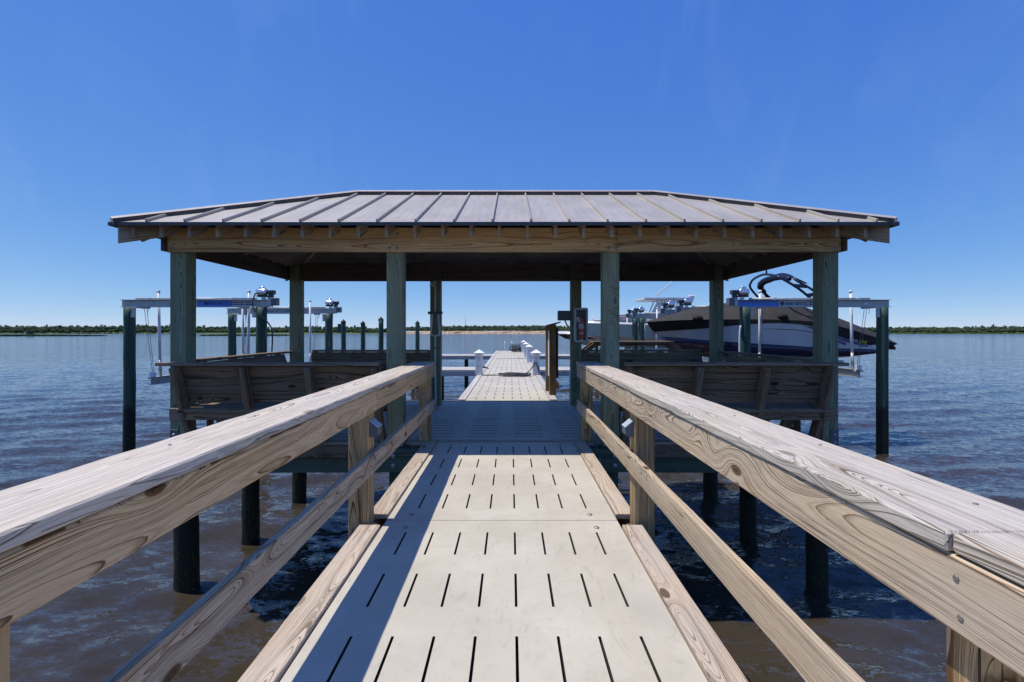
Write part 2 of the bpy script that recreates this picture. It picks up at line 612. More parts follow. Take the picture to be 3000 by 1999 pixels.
M_roof = m_metal_roof()
M_slot_wall = m_simple('dark_slot_wall', (0.05, 0.045, 0.036), 0.9, 0, 0.3, 20)  # slot walls in a darker colour than the panel faces
M_trim_lip_shade = m_simple('dark_trim_lip_shade', (0.06, 0.06, 0.068), 0.4, 0.2, 0.15, 5)  # dark drip edges; on the cap lips it paints in their shade
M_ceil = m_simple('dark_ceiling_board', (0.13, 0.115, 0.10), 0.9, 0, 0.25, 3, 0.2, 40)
M_bolt = m_simple('galvanised_bolt', (0.30, 0.31, 0.33), 0.5, 0.7, 0.2, 40)
M_screw = m_simple('screw_head', (0.30, 0.28, 0.25), 0.5, 0.6)
M_alu = m_simple('mill_aluminium', (0.42, 0.42, 0.42), 0.42, 0.35, 0.10, 5, 0.05, 20)
M_blue = m_simple('blue_vinyl', (0.10, 0.22, 0.62), 0.4, 0, 0.1, 4)
M_ink = m_simple('navy_lettering', (0.02, 0.03, 0.12), 0.5)
M_pvc = m_simple('white_pvc', (0.70, 0.72, 0.75), 0.4, 0, 0.05, 4)
M_cable = m_simple('steel_cable', (0.10, 0.10, 0.11), 0.5, 0.5)
M_motor = m_simple('polished_motor', (0.75, 0.75, 0.78), 0.2, 0.9)
M_dkmetal = m_simple('dark_painted_metal', (0.05, 0.055, 0.065), 0.5, 0.2, 0.1)
M_grbox = m_simple('grey_plastic', (0.11, 0.125, 0.145), 0.5, 0, 0.1)
M_black = m_simple('black_rubber', (0.015, 0.015, 0.018), 0.6)
M_white = m_simple('white_vinyl', (0.74, 0.75, 0.77), 0.45, 0, 0.06, 5)
M_whitecap = m_simple('white_post_cap', (0.82, 0.82, 0.80), 0.4, 0, 0.03, 5)
M_lens = m_simple('frosted_lens', (0.45, 0.52, 0.56), 0.25)
M_red = m_simple('red_enamel', (0.55, 0.02, 0.015), 0.3)
M_paper = m_simple('white_paper', (0.65, 0.64, 0.62), 0.8, 0, 0.15, 90)
M_gel_w = m_simple('white_gelcoat', (0.66, 0.66, 0.66), 0.22, 0, 0.05, 2)
M_gel_g = m_simple('grey_gelcoat', (0.40, 0.42, 0.47), 0.18, 0.15, 0.08, 1.5)
M_gel_n = m_simple('navy_gelcoat', (0.018, 0.018, 0.065), 0.15, 0, 0.15, 2)
M_gel_p = m_simple('purple_stripe', (0.05, 0.045, 0.22), 0.2)
M_gel_a = m_simple('pale_aqua_gelcoat', (0.42, 0.55, 0.55), 0.2, 0, 0.04, 2)
M_gel_k = m_simple('black_gelcoat', (0.012, 0.012, 0.015), 0.25)
M_lime = m_simple('lime_lettering', (0.45, 0.55, 0.02), 0.5)
M_redink = m_simple('red_lettering', (0.30, 0.01, 0.03), 0.5)
M_glass = m_simple('tinted_window', (0.04, 0.07, 0.12), 0.08)
M_hose = m_simple('dark_hose', (0.04, 0.042, 0.045), 0.5)
M_hosew = m_simple('white_hose', (0.62, 0.60, 0.55), 0.6)
M_redroof = m_simple('maroon_metal', (0.09, 0.035, 0.04), 0.5)


def m_canvas(name, col):
    N = NT(name)
    p = N.coords()
    a = N.noise(p, 2.2, 4, 0.6, 0.6)
    w = N.noise(N.vmath('MULTIPLY', p, (1.5, 4, 9)), 1.0, 3, 0.55, 0.8)
    c = N.mix(N.rangemap(a.outputs[0], 0.3, 0.7), tuple(q * 0.8 for q in col), tuple(q * 1.15 for q in col))
    return N.fin(c, 0.75, N.bump(w.outputs[0], 0.35, 0.05), spec=0.3)


M_canvas = m_canvas('charcoal_boat_canvas', (0.038, 0.034, 0.031))
M_canvask = m_canvas('black_boat_canvas', (0.010, 0.010, 0.012))


def m_water():
    N = NT('river_water')
    geo = N.node('ShaderNodeNewGeometry')
    p = geo.outputs['Position']
    turb = N.noise(N.vmath('MULTIPLY', p, (0.5, 0.5, 0)), 1.0, 4, 0.6)
    c = N.mix(N.rangemap(turb.outputs[0], 0.3, 0.7), (0.035, 0.029, 0.0205), (0.050, 0.040, 0.028))
    nrm = geo.outputs['Normal']
    tot = nrm
    for (sc_, amp_, off_, det) in (((0.8, 2.4, 1), (0.10, 0.30, 0), (0, 0, 0), 3), ((2.8, 6.5, 1), (0.28, 0.66, 0), (9, 4, 0), 3), ((8.0, 16.0, 1), (0.40, 0.66, 0), (3, 8, 0), 3), ((22.0, 33.0, 1), (0.24, 0.30, 0), (1, 5, 0), 2)):
        n_ = N.noise(N.vmath('MULTIPLY', N.vmath('ADD', p, off_), sc_), 1.0, det, 0.6, 0.35)
        v_ = N.vmath('MULTIPLY', N.vmath('SUBTRACT', n_.outputs['Color'], (0.5, 0.5, 0.5)), amp_)
        tot = N.vmath('ADD', tot, v_)
    N.fin(c, 0.07, N.vmath('NORMALIZE', tot), spec=0.6)
    N.b.inputs['IOR'].default_value = 1.33
    return N.m


M_water = m_water()

# ------------------------------------------------------------------ water
def build_water():
    nr, na = 760, 640
    r = np.geomspace(0.4, 6000, nr)
    th = np.linspace(0, 2 * np.pi, na, endpoint=False)
    rr, tt = np.meshgrid(r, th, indexing='ij')
    x = rr * np.sin(tt)
    y = rr * np.cos(tt) + 2.0
    z = np.zeros_like(x)
    rng = np.random.default_rng(3)
    step = np.maximum(rr * (r[1] / r[0] - 1), rr * 2 * np.pi / na)
    for k in range(56):
        lam = 0.26 * (2.4 / 0.26) ** rng.random()
        ang = np.radians(-78 + rng.normal() * 20)
        kx, ky = np.cos(ang) * 2 * np.pi / lam, np.sin(ang) * 2 * np.pi / lam
        amp = 0.0042 * lam ** 0.8
        fade = np.clip(lam / (step * 3.0) - 0.6, 0, 1)
        ph = kx * x + ky * y + rng.random() * 6.28 + 0.5 * np.sin(0.13 * x + 0.21 * y + k)
        s = np.sin(ph)
        z += fade * amp * (s + 0.28 * np.cos(2 * ph))
    verts = np.stack([x, y, z + WATER_Z], -1).reshape(-1, 3)
    i = np.arange(nr - 1)[:, None]
    j = np.arange(na)[None, :]
    j2 = (j + 1) % na
    quads = np.stack([i * na + j, i * na + j2, (i + 1) * na + j2, (i + 1) * na + j], -1).reshape(-1, 4)
    me = bpy.data.meshes.new('water')
    nv, nf = len(verts), len(quads)
    me.vertices.add(nv)
    me.vertices.foreach_set('co', verts.astype(np.float32).ravel())
    me.loops.add(nf * 4)
    me.loops.foreach_set('vertex_index', quads.astype(np.int32).ravel())
    me.polygons.add(nf)
    me.polygons.foreach_set('loop_start', np.arange(0, nf * 4, 4, dtype=np.int32))
    me.polygons.foreach_set('loop_total', np.full(nf, 4, dtype=np.int32))
    me.polygons.foreach_set('use_smooth', np.ones(nf, dtype=bool))
    me.update(calc_edges=True)
    me.flip_normals()
    # the pole: a small fan
    o = obj('water', me, M_water)
    tag(o, kind='structure')
    return o


build_water()

# ------------------------------------------------------------------ far shore
def m_shore():
    N = NT('far_shore_ground')
    geo = N.node('ShaderNodeNewGeometry')
    p = geo.outputs['Position']
    sep = N.node('ShaderNodeSeparateXYZ')
    N.set(sep.inputs[0], p)
    n = N.noise(N.vmath('MULTIPLY', p, (0.05, 0.05, 0.4)), 1.0, 5, 0.7)
    n2 = N.noise(N.vmath('MULTIPLY', p, (0.35, 0.2, 0.9)), 1.0, 4, 0.7)
    sand = N.mix(N.rangemap(n2.outputs[0], 0.42, 0.62), (0.54, 0.43, 0.30), (0.13, 0.085, 0.05))
    grass = N.mix(n2.outputs[0], (0.045, 0.075, 0.02), (0.15, 0.19, 0.05))
    # sand bluff along one stretch of the bank, grass everywhere else
    inx = N.math('MULTIPLY', N.rangemap(sep.outputs[0], -215, -150), N.rangemap(sep.outputs[0], 150, 70))
    top = N.rangemap(N.math('ADD', sep.outputs[2], N.math('MULTIPLY', n.outputs[0], 2.0)), 4.4, 3.2)
    c = N.mix(N.math('MULTIPLY', inx, top), grass, sand)
    return N.fin(c, 0.9, None, spec=0.1)


def shore():
    bm = bmesh.new()
    rng = random.Random(5)
    xs = [-2600 + i * 9 for i in range(580)]
    prof = [(-14, -0.6), (-3, 0.25), (3, 0.9), (7, 3.0), (11, 4.0), (40, 4.4), (420, 5.0)]
    rows = []
    ph = [rng.uniform(0, 6) for _ in range(6)]
    for x in xs:
        ins = max(0, min(1, (x + 215) / 60)) * max(0, min(1, (150 - x) / 70))
        base = 735 + 26 * math.sin(x / 310 + ph[0]) + 10 * math.sin(x / 71 + ph[1]) + 3 * math.sin(x / 19 + ph[2])
        hh = 0.25 + 0.8 * ins * (0.72 + 0.35 * math.sin(x / 33 + ph[3]) * math.sin(x / 13 + ph[4]) + rng.uniform(-0.12, 0.12))
        row = []
        for k, (dy, z) in enumerate(prof):
            row.append(bm.verts.new((x + rng.uniform(-2, 2), base + dy + rng.uniform(-1.5, 1.5) * (1 + ins), WATER_Z + (z * (hh if z > 0.3 else 1)) + (0.3 * rng.uniform(-1, 1) if k > 2 else 0))))
        rows.append(row)
    for a, b in zip(rows, rows[1:]):
        for k in range(len(prof) - 1):
            bm.faces.new((a[k], b[k], b[k + 1], a[k + 1]))
    o = obj('far_shore', bm_mesh('far_shore', bm), m_shore())
    tag(o, kind='structure')


shore()


def m_foliage(name, cols):
    N = NT(name)
    geo = N.node('ShaderNodeNewGeometry')
    n = N.noise(N.vmath('MULTIPLY', geo.outputs['Position'], (0.075, 0.02, 0.10)), 1.0, 4, 0.7)
    n2 = N.noise(N.vmath('MULTIPLY', geo.outputs['Position'], (0.55, 0.4, 0.5)), 1.0, 2, 0.6)
    f = N.math('ADD', N.math('MULTIPLY', n.outputs[0], 0.75), N.math('MULTIPLY', n2.outputs[0], 0.25))
    c = N.ramp(f, [(0.36, cols[0]), (0.50, cols[1]), (0.62, cols[2])])
    return N.fin(c, 0.85, None, spec=0.1)


M_wood = m_foliage('far_wood_foliage', [(0.040, 0.062, 0.046), (0.058, 0.088, 0.046), (0.085, 0.125, 0.05)])


def far_wood():
    rng = np.random.default_rng(11)
    V, F = [], []
    cnt = 0

    def crown(cx, cy, cz, rx, rz, n, sz):
        nonlocal cnt
        d = rng.normal(size=(n, 3))
        d /= np.linalg.norm(d, axis=1)[:, None]
        d[:, 2] = np.where(d[:, 2] < -0.5, -d[:, 2], d[:, 2])
        rad = rng.uniform(0.55, 1.05, n)[:, None]
        c = np.array([cx, cy, cz]) + d * rad * np.array([rx, rx, rz])
        t1 = np.cross(d, rng.normal(size=(n, 3)))
        t1 /= np.linalg.norm(t1, axis=1)[:, None] + 1e-6
        t2 = np.cross(d, t1)
        s = rng.uniform(0.6, 1.3, n)[:, None] * sz
        a = c + t1 * s
        b = c - t1 * s * 0.5 + t2 * s * 0.9 + d * s * 0.2
        e = c - t1 * s * 0.5 - t2 * s * 0.9 - d * s * 0.2
        V.append(np.stack([a, b, e], 1).reshape(-1, 3))
        F.append(np.arange(n * 3).reshape(-1, 3) + cnt)
        cnt += n * 3

    phi = (1 + 5 ** .5) / 2
    ico_v = np.array([(-1, phi, 0), (1, phi, 0), (-1, -phi, 0), (1, -phi, 0), (0, -1, phi), (0, 1, phi), (0, -1, -phi), (0, 1, -phi), (phi, 0, -1), (phi, 0, 1), (-phi, 0, -1), (-phi, 0, 1)]) / 1.902
    ico_f = np.array([(0, 11, 5), (0, 5, 1), (0, 1, 7), (0, 7, 10), (0, 10, 11), (1, 5, 9), (5, 11, 4), (11, 10, 2), (10, 7, 6), (7, 1, 8), (3, 9, 4), (3, 4, 2), (3, 2, 6), (3, 6, 8), (3, 8, 9), (4, 9, 5), (2, 4, 11), (6, 2, 10), (8, 6, 7), (9, 8, 1)])

    def core(cx, cy, cz, rx, rz):
        nonlocal cnt
        V.append(np.array([cx, cy, cz]) + ico_v * rng.uniform(0.7, 1.1, (12, 1)) * np.array([rx, rx, rz]))
        F.append(ico_f + cnt)
        cnt += 12

    def base_y(x):
        return 760 + 26 * math.sin(x / 310 + 3.7) * 0

    for row, (dy, step, hmin, hmax) in enumerate(((2, 4.2, 5, 8.5), (14, 4.4, 8.5, 12), (34, 4.6, 11.5, 14), (70, 4.8, 13.5, 16.2))):
        x = -1350.0
        while x < 1350:
            env = 1.0 + 0.10 * math.sin(x / 130 + 1) + 0.06 * math.sin(x / 47 + 2) + 0.03 * math.sin(x / 21)
            env *= 1.10 if x < -250 else (0.86 if x < 120 else 0.98)
            h = rng.uniform(hmin, hmax) * env * 0.69
            rx = rng.uniform(2.6, 5.0)
            z0 = WATER_Z + (1.0 if not (-200 < x < 140) else 3.6)
            cy = base_y(x) + dy + rng.uniform(-5, 5) + 5
            n = 52 if row < 2 else 46
            core(x, cy, z0 + h * 0.48, rx * .95, h * 0.48)
            crown(x + rng.uniform(-2, 2), cy, z0 + h * 0.62, rx, h * 0.42, n, 1.35)
            if rng.random() < 0.10 and row > 1:
                crown(x, cy, z0 + h * 1.02, rx * 0.55, h * 0.16, 18, 1.1)
            x += step * rng.uniform(0.6, 1.4)
    V_ = np.concatenate(V)
    F_ = np.concatenate(F)
    me = bpy.data.meshes.new('far_wood')
    me.from_pydata(V_.tolist(), [], F_.tolist())
    o = obj('far_wood', me, M_wood)
    tag(o, 'long band of dark green woodland along the far river bank', 'woodland', kind='stuff')


far_wood()

M_marsh = m_foliage('marsh_grass_blades', [(0.06, 0.085, 0.02), (0.10, 0.14, 0.03), (0.17, 0.20, 0.05)])


def marsh(name, label, x0, x1, y0, y1, h, n):
    rng = np.random.default_rng(int(abs(x0)) + 1)
    V, F = [], []
    k = 0
    cx, cy = (x0 + x1) / 2, (y0 + y1) / 2
    for i in range(n):
        while True:
            u, v = rng.uniform(-1, 1, 2)
            if abs(u) ** 2.6 + abs(v) ** 2.2 < 1 + 0.15 * math.sin(9 * u):
                break
        x = cx + u * (x1 - x0) / 2
        y = cy + v * (y1 - y0) / 2
        hh = h * rng.uniform(0.6, 1.15) * (0.5 + 0.5 * (1 - abs(u) ** 3))
        w = rng.uniform(0.5, 1.3)
        lean = rng.uniform(-0.3, 0.3, 2)
        a = rng.uniform(0, math.pi)
        dx, dy = math.cos(a) * w, math.sin(a) * w
        V += [(x - dx, y - dy, WATER_Z - 0.1), (x + dx, y + dy, WATER_Z - 0.1), (x + lean[0] + dx * 0.6, y + lean[1] + dy * .6, WATER_Z + hh), (x + lean[0] - dx * .6, y + lean[1] - dy * .6, WATER_Z + hh * 0.92)]
        F.append((k, k + 1, k + 2, k + 3))
        k += 4
    me = bpy.data.meshes.new(name)
    me.from_pydata(V, [], F)
    tag(obj(name, me, M_marsh), label, 'marsh grass', kind='stuff')


marsh('marsh_grass', 'low strip of bright green marsh grass out in the river at far left', -430, -284, 322, 350, 1.0, 3600)
marsh('marsh_grass', 'short strip of marsh grass in the river behind the empty boat lift', -235, -166, 350, 380, 1.0, 2200)
marsh('marsh_grass', 'thin pale marsh edge along the far bank at right', 455, 900, 660, 690, 1.1, 4200)

# duck blind on the marsh
t = thing('duck_blind', 'small dark hut on stilts standing on the marsh strip at far left', 'hut', (-332, 334, WATER_Z))
for dx in (-1.3, 1.3):
    for dy in (-1, 1):
        box('stilt', -332 + dx - .15, -332 + dx + .15, 334 + dy - .15, 334 + dy + .15, WATER_Z, WATER_Z + 2.6, M_dkmetal, t, 0)
box('cabin', -333.1, -330.4, 333, 335, WATER_Z + 1.3, WATER_Z + 2.6, M_rim, t, 0.05)
box('roof', -333.9, -330.1, 332.4, 335.6, WATER_Z + 2.7, WATER_Z + 3.0, M_dkmetal, t, 0.05)

# antenna mast on the horizon
t = thing('radio_mast', 'thin radio mast rising above the woods on the horizon', 'mast', (-97, 1030, 0))
for dx, dy in ((-.35, -.2), (.35, -.2), (0, .4)):
    rod('mast_leg', (-97 + dx, 1030 + dy, 0), (-97 + dx * .5, 1030 + dy * .5, 33), 0.13, M_grbox, t, 5)
for k in range(16):
    rod('mast_brace', (-97.35, 1029.8, k * 2), (-96.7, 1029.8, k * 2 + 2), 0.08, M_grbox, t, 4)
rod('aerial', (-97, 1030, 33), (-97, 1030, 38), 0.08, M_grbox, t, 4)

# ------------------------------------------------------------------ deck panels
def slotted_mesh(name, L, W, T, xs, ys):
    """panel L along local x, W along local y, top at z=0; slots at the crossings of the spans xs and ys are cut right through"""
    cx = sorted(set([-L / 2, L / 2] + [v for s in xs for v in s]))
    cy = sorted(set([-W / 2, W / 2] + [v for s in ys for v in s]))
    hole = lambda i, j: any(abs(cx[i] - a) < 1e-6 for a, b in xs) and any(abs(cy[j] - a) < 1e-6 for a, b in ys)
    bm = bmesh.new()
    top = [[bm.verts.new((x, y, 0)) for y in cy] for x in cx]
    bot = [[bm.verts.new((x, y, -T)) for y in cy] for x in cx]
    nx, ny = len(cx) - 1, len(cy) - 1
    solid = lambda i, j: 0 <= i < nx and 0 <= j < ny and not hole(i, j)
    for i in range(nx):
        for j in range(ny):
            if hole(i, j):
                continue
            bm.faces.new((top[i][j], top[i + 1][j], top[i + 1][j + 1], top[i][j + 1]))
            bm.faces.new((bot[i][j + 1], bot[i + 1][j + 1], bot[i + 1][j], bot[i][j]))
            for (di, dj, a, b) in ((-1, 0, (i, j), (i, j + 1)), (1, 0, (i + 1, j), (i + 1, j + 1)), (0, -1, (i, j), (i + 1, j)), (0, 1, (i, j + 1), (i + 1, j + 1))):
                if not solid(i + di, j + dj):
                    f = bm.faces.new((top[a[0]][a[1]], top[b[0]][b[1]], bot[b[0]][b[1]], bot[a[0]][a[1]]))
                    f.material_index = 1 if 0 <= i + di < nx and 0 <= j + dj < ny else 0
    return bm_mesh(name, bm)


PL, PW = 2.424, 1.650
PX = -0.066        # walkway centre line
sl_x = [(-PL / 2 + 0.23 + k * 0.555, -PL / 2 + 0.23 + k * 0.555 + 0.325) for k in range(4)]
sl_y = [(-0.6405 + k * 0.183 - 0.0065, -0.6405 + k * 0.183 + 0.0065) for k in range(8)]
panel_me = slotted_mesh('deck_panel', PL, PW, 0.045, sl_x, sl_y)
panel_me.materials.append(M_deck)
panel_me.materials.append(M_slot_wall)
bolt_bm = bmesh.new()
lathe_bm(bolt_bm, (0, 0, 0), [(0.020, 0), (0.020, 0.003), (0.014, 0.007), (0.004, 0.009)], 14)
bolt_me = bm_mesh('bolt', bolt_bm)
bolt_me.materials.append(M_bolt)
scr_bm = bmesh.new()
lathe_bm(scr_bm, (0, 0, 0), [(0.0055, -0.001), (0.0055, 0.0008), (0.002, 0.0003)], 8)
scr_me = bm_mesh('screw', scr_bm)
scr_me.materials.append(M_screw)


def bolt(p, n, parent, s=1.0, name='bolt', me=None):
    q = Vector(n).normalized().to_track_quat('Z', 'Y').to_matrix().to_4x4()
    return obj(name, me or bolt_me, None, parent, Matrix.Translation(p) @ q @ Matrix.Scale(s, 4))


RZ = Matrix.Rotation(R(90), 4, 'Z')


def dock_run(t, y0, n, x_c, first_bolts=True):
    for k in range(n):
        yc = y0 + PL / 2 + k * (PL + 0.006)
        M = Matrix.Translation((x_c, yc, random.uniform(-0.0015, 0.0))) @ RZ
        p = obj('deck_panel', panel_me, None, t, M)
        if k < 3:
            for sx in (-1, 1):
                for sy in (-1, 1):
                    bolt((x_c + sx * 0.63, yc + sy * (PL / 2 - 0.13), 0.0005), (0, 0, 1), p, 0.9)


# walkway ------------------------------------------------------------
walk = thing('boardwalk', 'near boardwalk of pale slotted panels between the two wooden railings', 'boardwalk', (PX, 2.0, 0))
SEAM = 3.459
for k in (-2, -1, 0):
    yc = SEAM - PL / 2 - 0.003 + (k + 1) * (PL + 0.006)
    p = obj('deck_panel', panel_me, None, walk, Matrix.Translation((PX, yc, 0.0)) @ RZ)
    for sx in (-1, 1):
        for sy in (-1, 1):
            bolt((PX + sx * 0.655 + random.uniform(-.01, .01), yc + sy * (PL / 2 - (0.13 if sy > 0 else 0.1)), 0.0005), (0, 0, 1), p, 0.95)
LI, RI = -0.99, 0.86       # inner faces of the rail posts
for (a, b) in ((-1.45, 0.80), (0.985, 3.33), (3.53, 5.87)):
    plank('toe_board', (PX - 0.905, a, 0.001), (PX - 0.905, b, 0.001), 0.145, 0.038, M_toe, walk, jit=0.0012, n=8)
    plank('toe_board', (PX + 0.900, a, 0.001), (PX + 0.900, b, 0.001), 0.140, 0.038, M_toe, walk, jit=0.0012, n=8)
for x in (-0.93, -0.45, 0.0, 0.45, 0.93):
    plank('stringer', (PX + x, -1.4, -0.155), (PX + x, 5.86, -0.155), 0.045, 0.205, M_rim, walk)
for y in (1.03, 3.46):
    plank('cross_beam', (PX - 1.05, y, -0.36), (PX + 1.05, y, -0.36), 0.09, 0.19, M_greenb, walk)
for sx in (-0.8, 0.8):
    for y in (-1.0,):
        bm = bmesh.new()
        cyl_bm(bm, (PX + sx, y, WATER_Z - 1), (PX + sx, y, -0.3), 0.12, 0.12, 16)
        obj('pile', bm_mesh('pile', bm, False), M_pile, walk)
bolts_y = []

# railings ------------------------------------------------------------
def railing(side, label):
    s = -1 if side == 'L' else 1
    xi = LI if s < 0 else RI                     # inner face of posts
    t = thing('railing', label, 'railing', (xi, 2.5, 0), 'wooden railings of the boardwalk')
    for y in (-1.65, 0.82, 3.36, 5.905):
        z0 = -0.20 if y < 5 else 0.006
        plank('post', (xi + s * 0.07, y + 0.07, z0), (xi + s * 0.07, y + 0.07, 0.935), 0.14, 0.14, M_post, t, up=(0, -1, 0), bev=0.005)
    zc = 0.975
    cw = 0.262
    co = xi - s * 0.045 + s * cw / 2
    if s < 0:
        segs = ((-1.7, 0.30, 0.0), (0.302, 6.06, 0.0))
    else:
        segs = ((-1.7, 0.905, 0.009), (0.907, 5.02, 0.0), (5.024, 6.06, 0.0))
    for a, b, dx in segs:
        plank('cap_board', (co + dx, a, zc - 0.019), (co + dx, b, zc - 0.019), cw, 0.038, M_cap, t, bev=0.005, n=max(2, int((b - a) * 7)), jit=0.0014)
    xb = xi - s * 0.0195
    for z, segs in ((0.862, ((-1.7, 3.43), (3.433, 5.42), (5.423, 6.04))), (0.437, ((-1.7, 0.2), (0.203, 5.36), (5.363, 6.04)))):
        for a, b in segs:
            plank('rail_board', (xb, a, z), (xb, b, z), 0.142 if z > .6 else 0.137, 0.038, M_rail_lift if s < 0 and z > .6 else M_rail, t, up=(-s, 0, 0), bev=0.005, n=max(2, int((b - a) * 6)), jit=0.0016)
    for y in (0.89, 3.40, 3.47, 5.97):
        for z in (0.90, 0.83, 0.47, 0.40):
            bolt((xi - s * 0.0402, y + random.uniform(-.03, .03), z + random.uniform(-.008, .008)), (-s, 0, 0), t, 1.1, 'screw', scr_me)
    for k in range(10):
        bolt((co + s * 0.06 + random.uniform(-.02, .02), 0.5 + k * 0.55, zc + 0.0012), (0, 0, 1), t, 1.0, 'screw', scr_me)
    # small faceted lights on the inner face of the posts
    for y in (3.36,):
        li = thing('post_light', 'small grey faceted light on the %s railing post half way along' % ('left' if s < 0 else 'right'), 'light', (xi, y + .06, 0.62), 'post lights on the railings')
        bm = bmesh.new()
        pr = [(0, -0.052), (-0.042, -0.052), (-0.060, -0.036), (-0.060, 0.012), (0, 0.062)]
        va = [bm.verts.new((xi - s * 0.001 + s * u, y + 0.012, 0.665 + v)) for u, v in pr]
        vb = [bm.verts.new((xi - s * 0.001 + s * u, y + 0.118, 0.665 + v)) for u, v in pr]
        bm.faces.new(va)
        bm.faces.new(vb[::-1])
        for i in range(5):
            j = (i + 1) % 5
            if i != 3:
                bm.faces.new((va[i], va[j], vb[j], vb[i]))
        obj('housing', bm_mesh('housing', bm), M_grbox, li)
        bm = bmesh.new()
        q = [bm.verts.new((xi - s * 0.0015 + s * u, yy, 0.665 + v)) for (u, v), yy in ((pr[3], y + .013), (pr[4], y + .013), (pr[4], y + .117), (pr[3], y + .117))]
        f = bm.faces.new(q)
        r_ = bmesh.ops.extrude_face_region(bm, geom=[f])
        for v in [e for e in r_['geom'] if isinstance(e, bmesh.types.BMVert)]:
            v.co += Vector((s * -0.004, 0, 0.004))
        obj('lens', bm_mesh('lens', bm), M_lens, li)


railing('L', 'left weathered wooden railing with wide flat cap, in the foreground')
railing('R', 'right weathered wooden railing with wide flat cap, in the foreground')

# ------------------------------------------------------------------ platform under the pavilion
plat = thing('pier_platform', 'wide shaded deck platform under the metal roofed pavilion', 'platform', (-0.08, 7.6, 0))
GX0, GX1 = -3.86, 3.70
psl_x = [(-PL / 2 + 0.14 + k * 0.60, -PL / 2 + 0.14 + k * 0.60 + 0.37) for k in range(4)]
plat_me = slotted_mesh('deck_panel', PL, 1.62, 0.045, psl_x, [(a * 0.98 - .004, b * 0.98 + .004) for a, b in sl_y])
plat_me.materials.append(M_deck)
plat_me.materials.append(M_slot_wall)
for j, yc in enumerate((6.05 + 0.81, 6.05 + 1.62 + 0.006 + 0.81)):
    for i in (-1, 0, 1):
        p = obj('deck_panel', plat_me, None, plat, Matrix.Translation((-0.08 + i * (PL + 0.012), yc, 0.0)))
        for sx in (-1, 1):
            for sy in (-1, 1):
                bolt((-0.08 + i * (PL + .012) + sx * 1.1, yc + sy * 0.74, 0.0005), (0, 0, 1), p, 0.9)
for i in (-1, 0, 1):
    xm = -0.08 + i * 2.436
    plank('edge_board', (xm - 1.21, 5.965, -0.018), (xm + 1.21, 5.965, -0.018), 0.155, 0.038, M_toe, plat)
    plank('edge_board', (xm - 1.21, 9.385, -0.018), (xm + 1.21, 9.385, -0.018), 0.155, 0.038, M_toe, plat)
for i, (a, b) in enumerate(((GX0, -1.50), (-1.497, 1.28), (1.283, GX1))):
    plank('rim_board', (a, 5.866, -0.105), (b, 5.866, -0.105), 0.14, 0.038, M_rim, plat, up=(0, -1, 0))
    plank('rim_board', (a, 9.484, -0.105), (b, 9.484, -0.105), 0.14, 0.038, M_rim, plat, up=(0, -1, 0))
for x in (GX0 + .02, GX1 - .02):
    plank('rim_board', (x, 5.89, -0.105), (x, 9.46, -0.105), 0.14, 0.038, M_rim, plat, up=(1, 0, 0))
for k in range(9):
    y = 6.05 + k * 0.41
    plank('joist', (GX0 + .05, y, -0.115), (GX1 - .05, y, -0.115), 0.13, 0.04, M_rim, plat, up=(0, 1, 0))
for y in (5.66, 8.78):
    for dy in (0, 0.29):
        plank('cap_beam', (GX0 - .05 if y > 6 else -1.56, y + dy, -0.29 if y > 6 else -0.155), (GX1 + .05 if y > 6 else 1.42, y + dy, -0.29 if y > 6 else -0.155), 0.20 if y > 6 else 0.262, 0.075, M_greenb, plat, up=(0, -1, 0))
for y, xs in ((5.66, (GX0, -1.75, 1.6, GX1)),):
    pass
plank('cap_beam', (GX0 - .12, 7.28, -0.30), (GX1 + .12, 7.28, -0.30), 0.20, 0.09, M_greenb, plat, up=(0, -1, 0))
for (a, b) in ((GX0 - .12, -1.60), (1.46, GX1 + .12)):
    plank('cap_beam', (a, 5.96, -0.285), (b, 5.96, -0.285), 0.19, 0.075, M_greenb, plat, up=(0, -1, 0))
for x in (-1.365, 1.205):
    for z in (-0.10, -0.21):
        bolt((x, 5.622, z), (0, -1, 0), plat, 1.5)

# ------------------------------------------------------------------ pavilion
pav = thing('pavilion', 'open pavilion with grey standing seam hip roof on green wooden posts', 'pavilion', (-0.08, 7.4, 0))
PF, PB = 5.845, 8.945            # post centre lines in y
post_x = (-3.96, -1.385, 1.195, 3.80)


def pile_bm(x, y, z0, z1, r0, r1, seed, n=20, segs=18):
    rng = random.Random(seed)
    bm = bmesh.new()
    prof = []
    px_, py_ = 0.0, 0.0
    rings = []
    for k in range(segs + 1):
        u = k / segs
        z = z0 + (z1 - z0) * u
        r = r0 + (r1 - r0) * u
        px_ += rng.uniform(-.004, .004)
        py_ += rng.uniform(-.004, .004)
        rr = []
        for i in range(n):
            a = 2 * math.pi * i / n
            q = r * (1 + rng.uniform(-0.012, 0.012) + (rng.uniform(-0.02, 0.045) if z < -0.9 else 0))
            rr.append(bm.verts.new((x + px_ + q * math.cos(a), y + py_ + q * math.sin(a), z)))
        rings.append(rr)
    for k in range(segs):
        for i in range(n):
            j = (i + 1) % n
            f = bm.faces.new((rings[k][i], rings[k][j], rings[k + 1][j], rings[k + 1][i]))
            f.smooth = True
    bm.faces.new(rings[-1])
    return bm


def pile(name, parent, x, y, z1, r=0.13, seed=1, r1=None, z0=WATER_Z - 0.8):
    return obj(name, bm_mesh(name, pile_bm(x, y, z0, z1, r, r1 or r * 0.96, seed)), M_pile, parent)


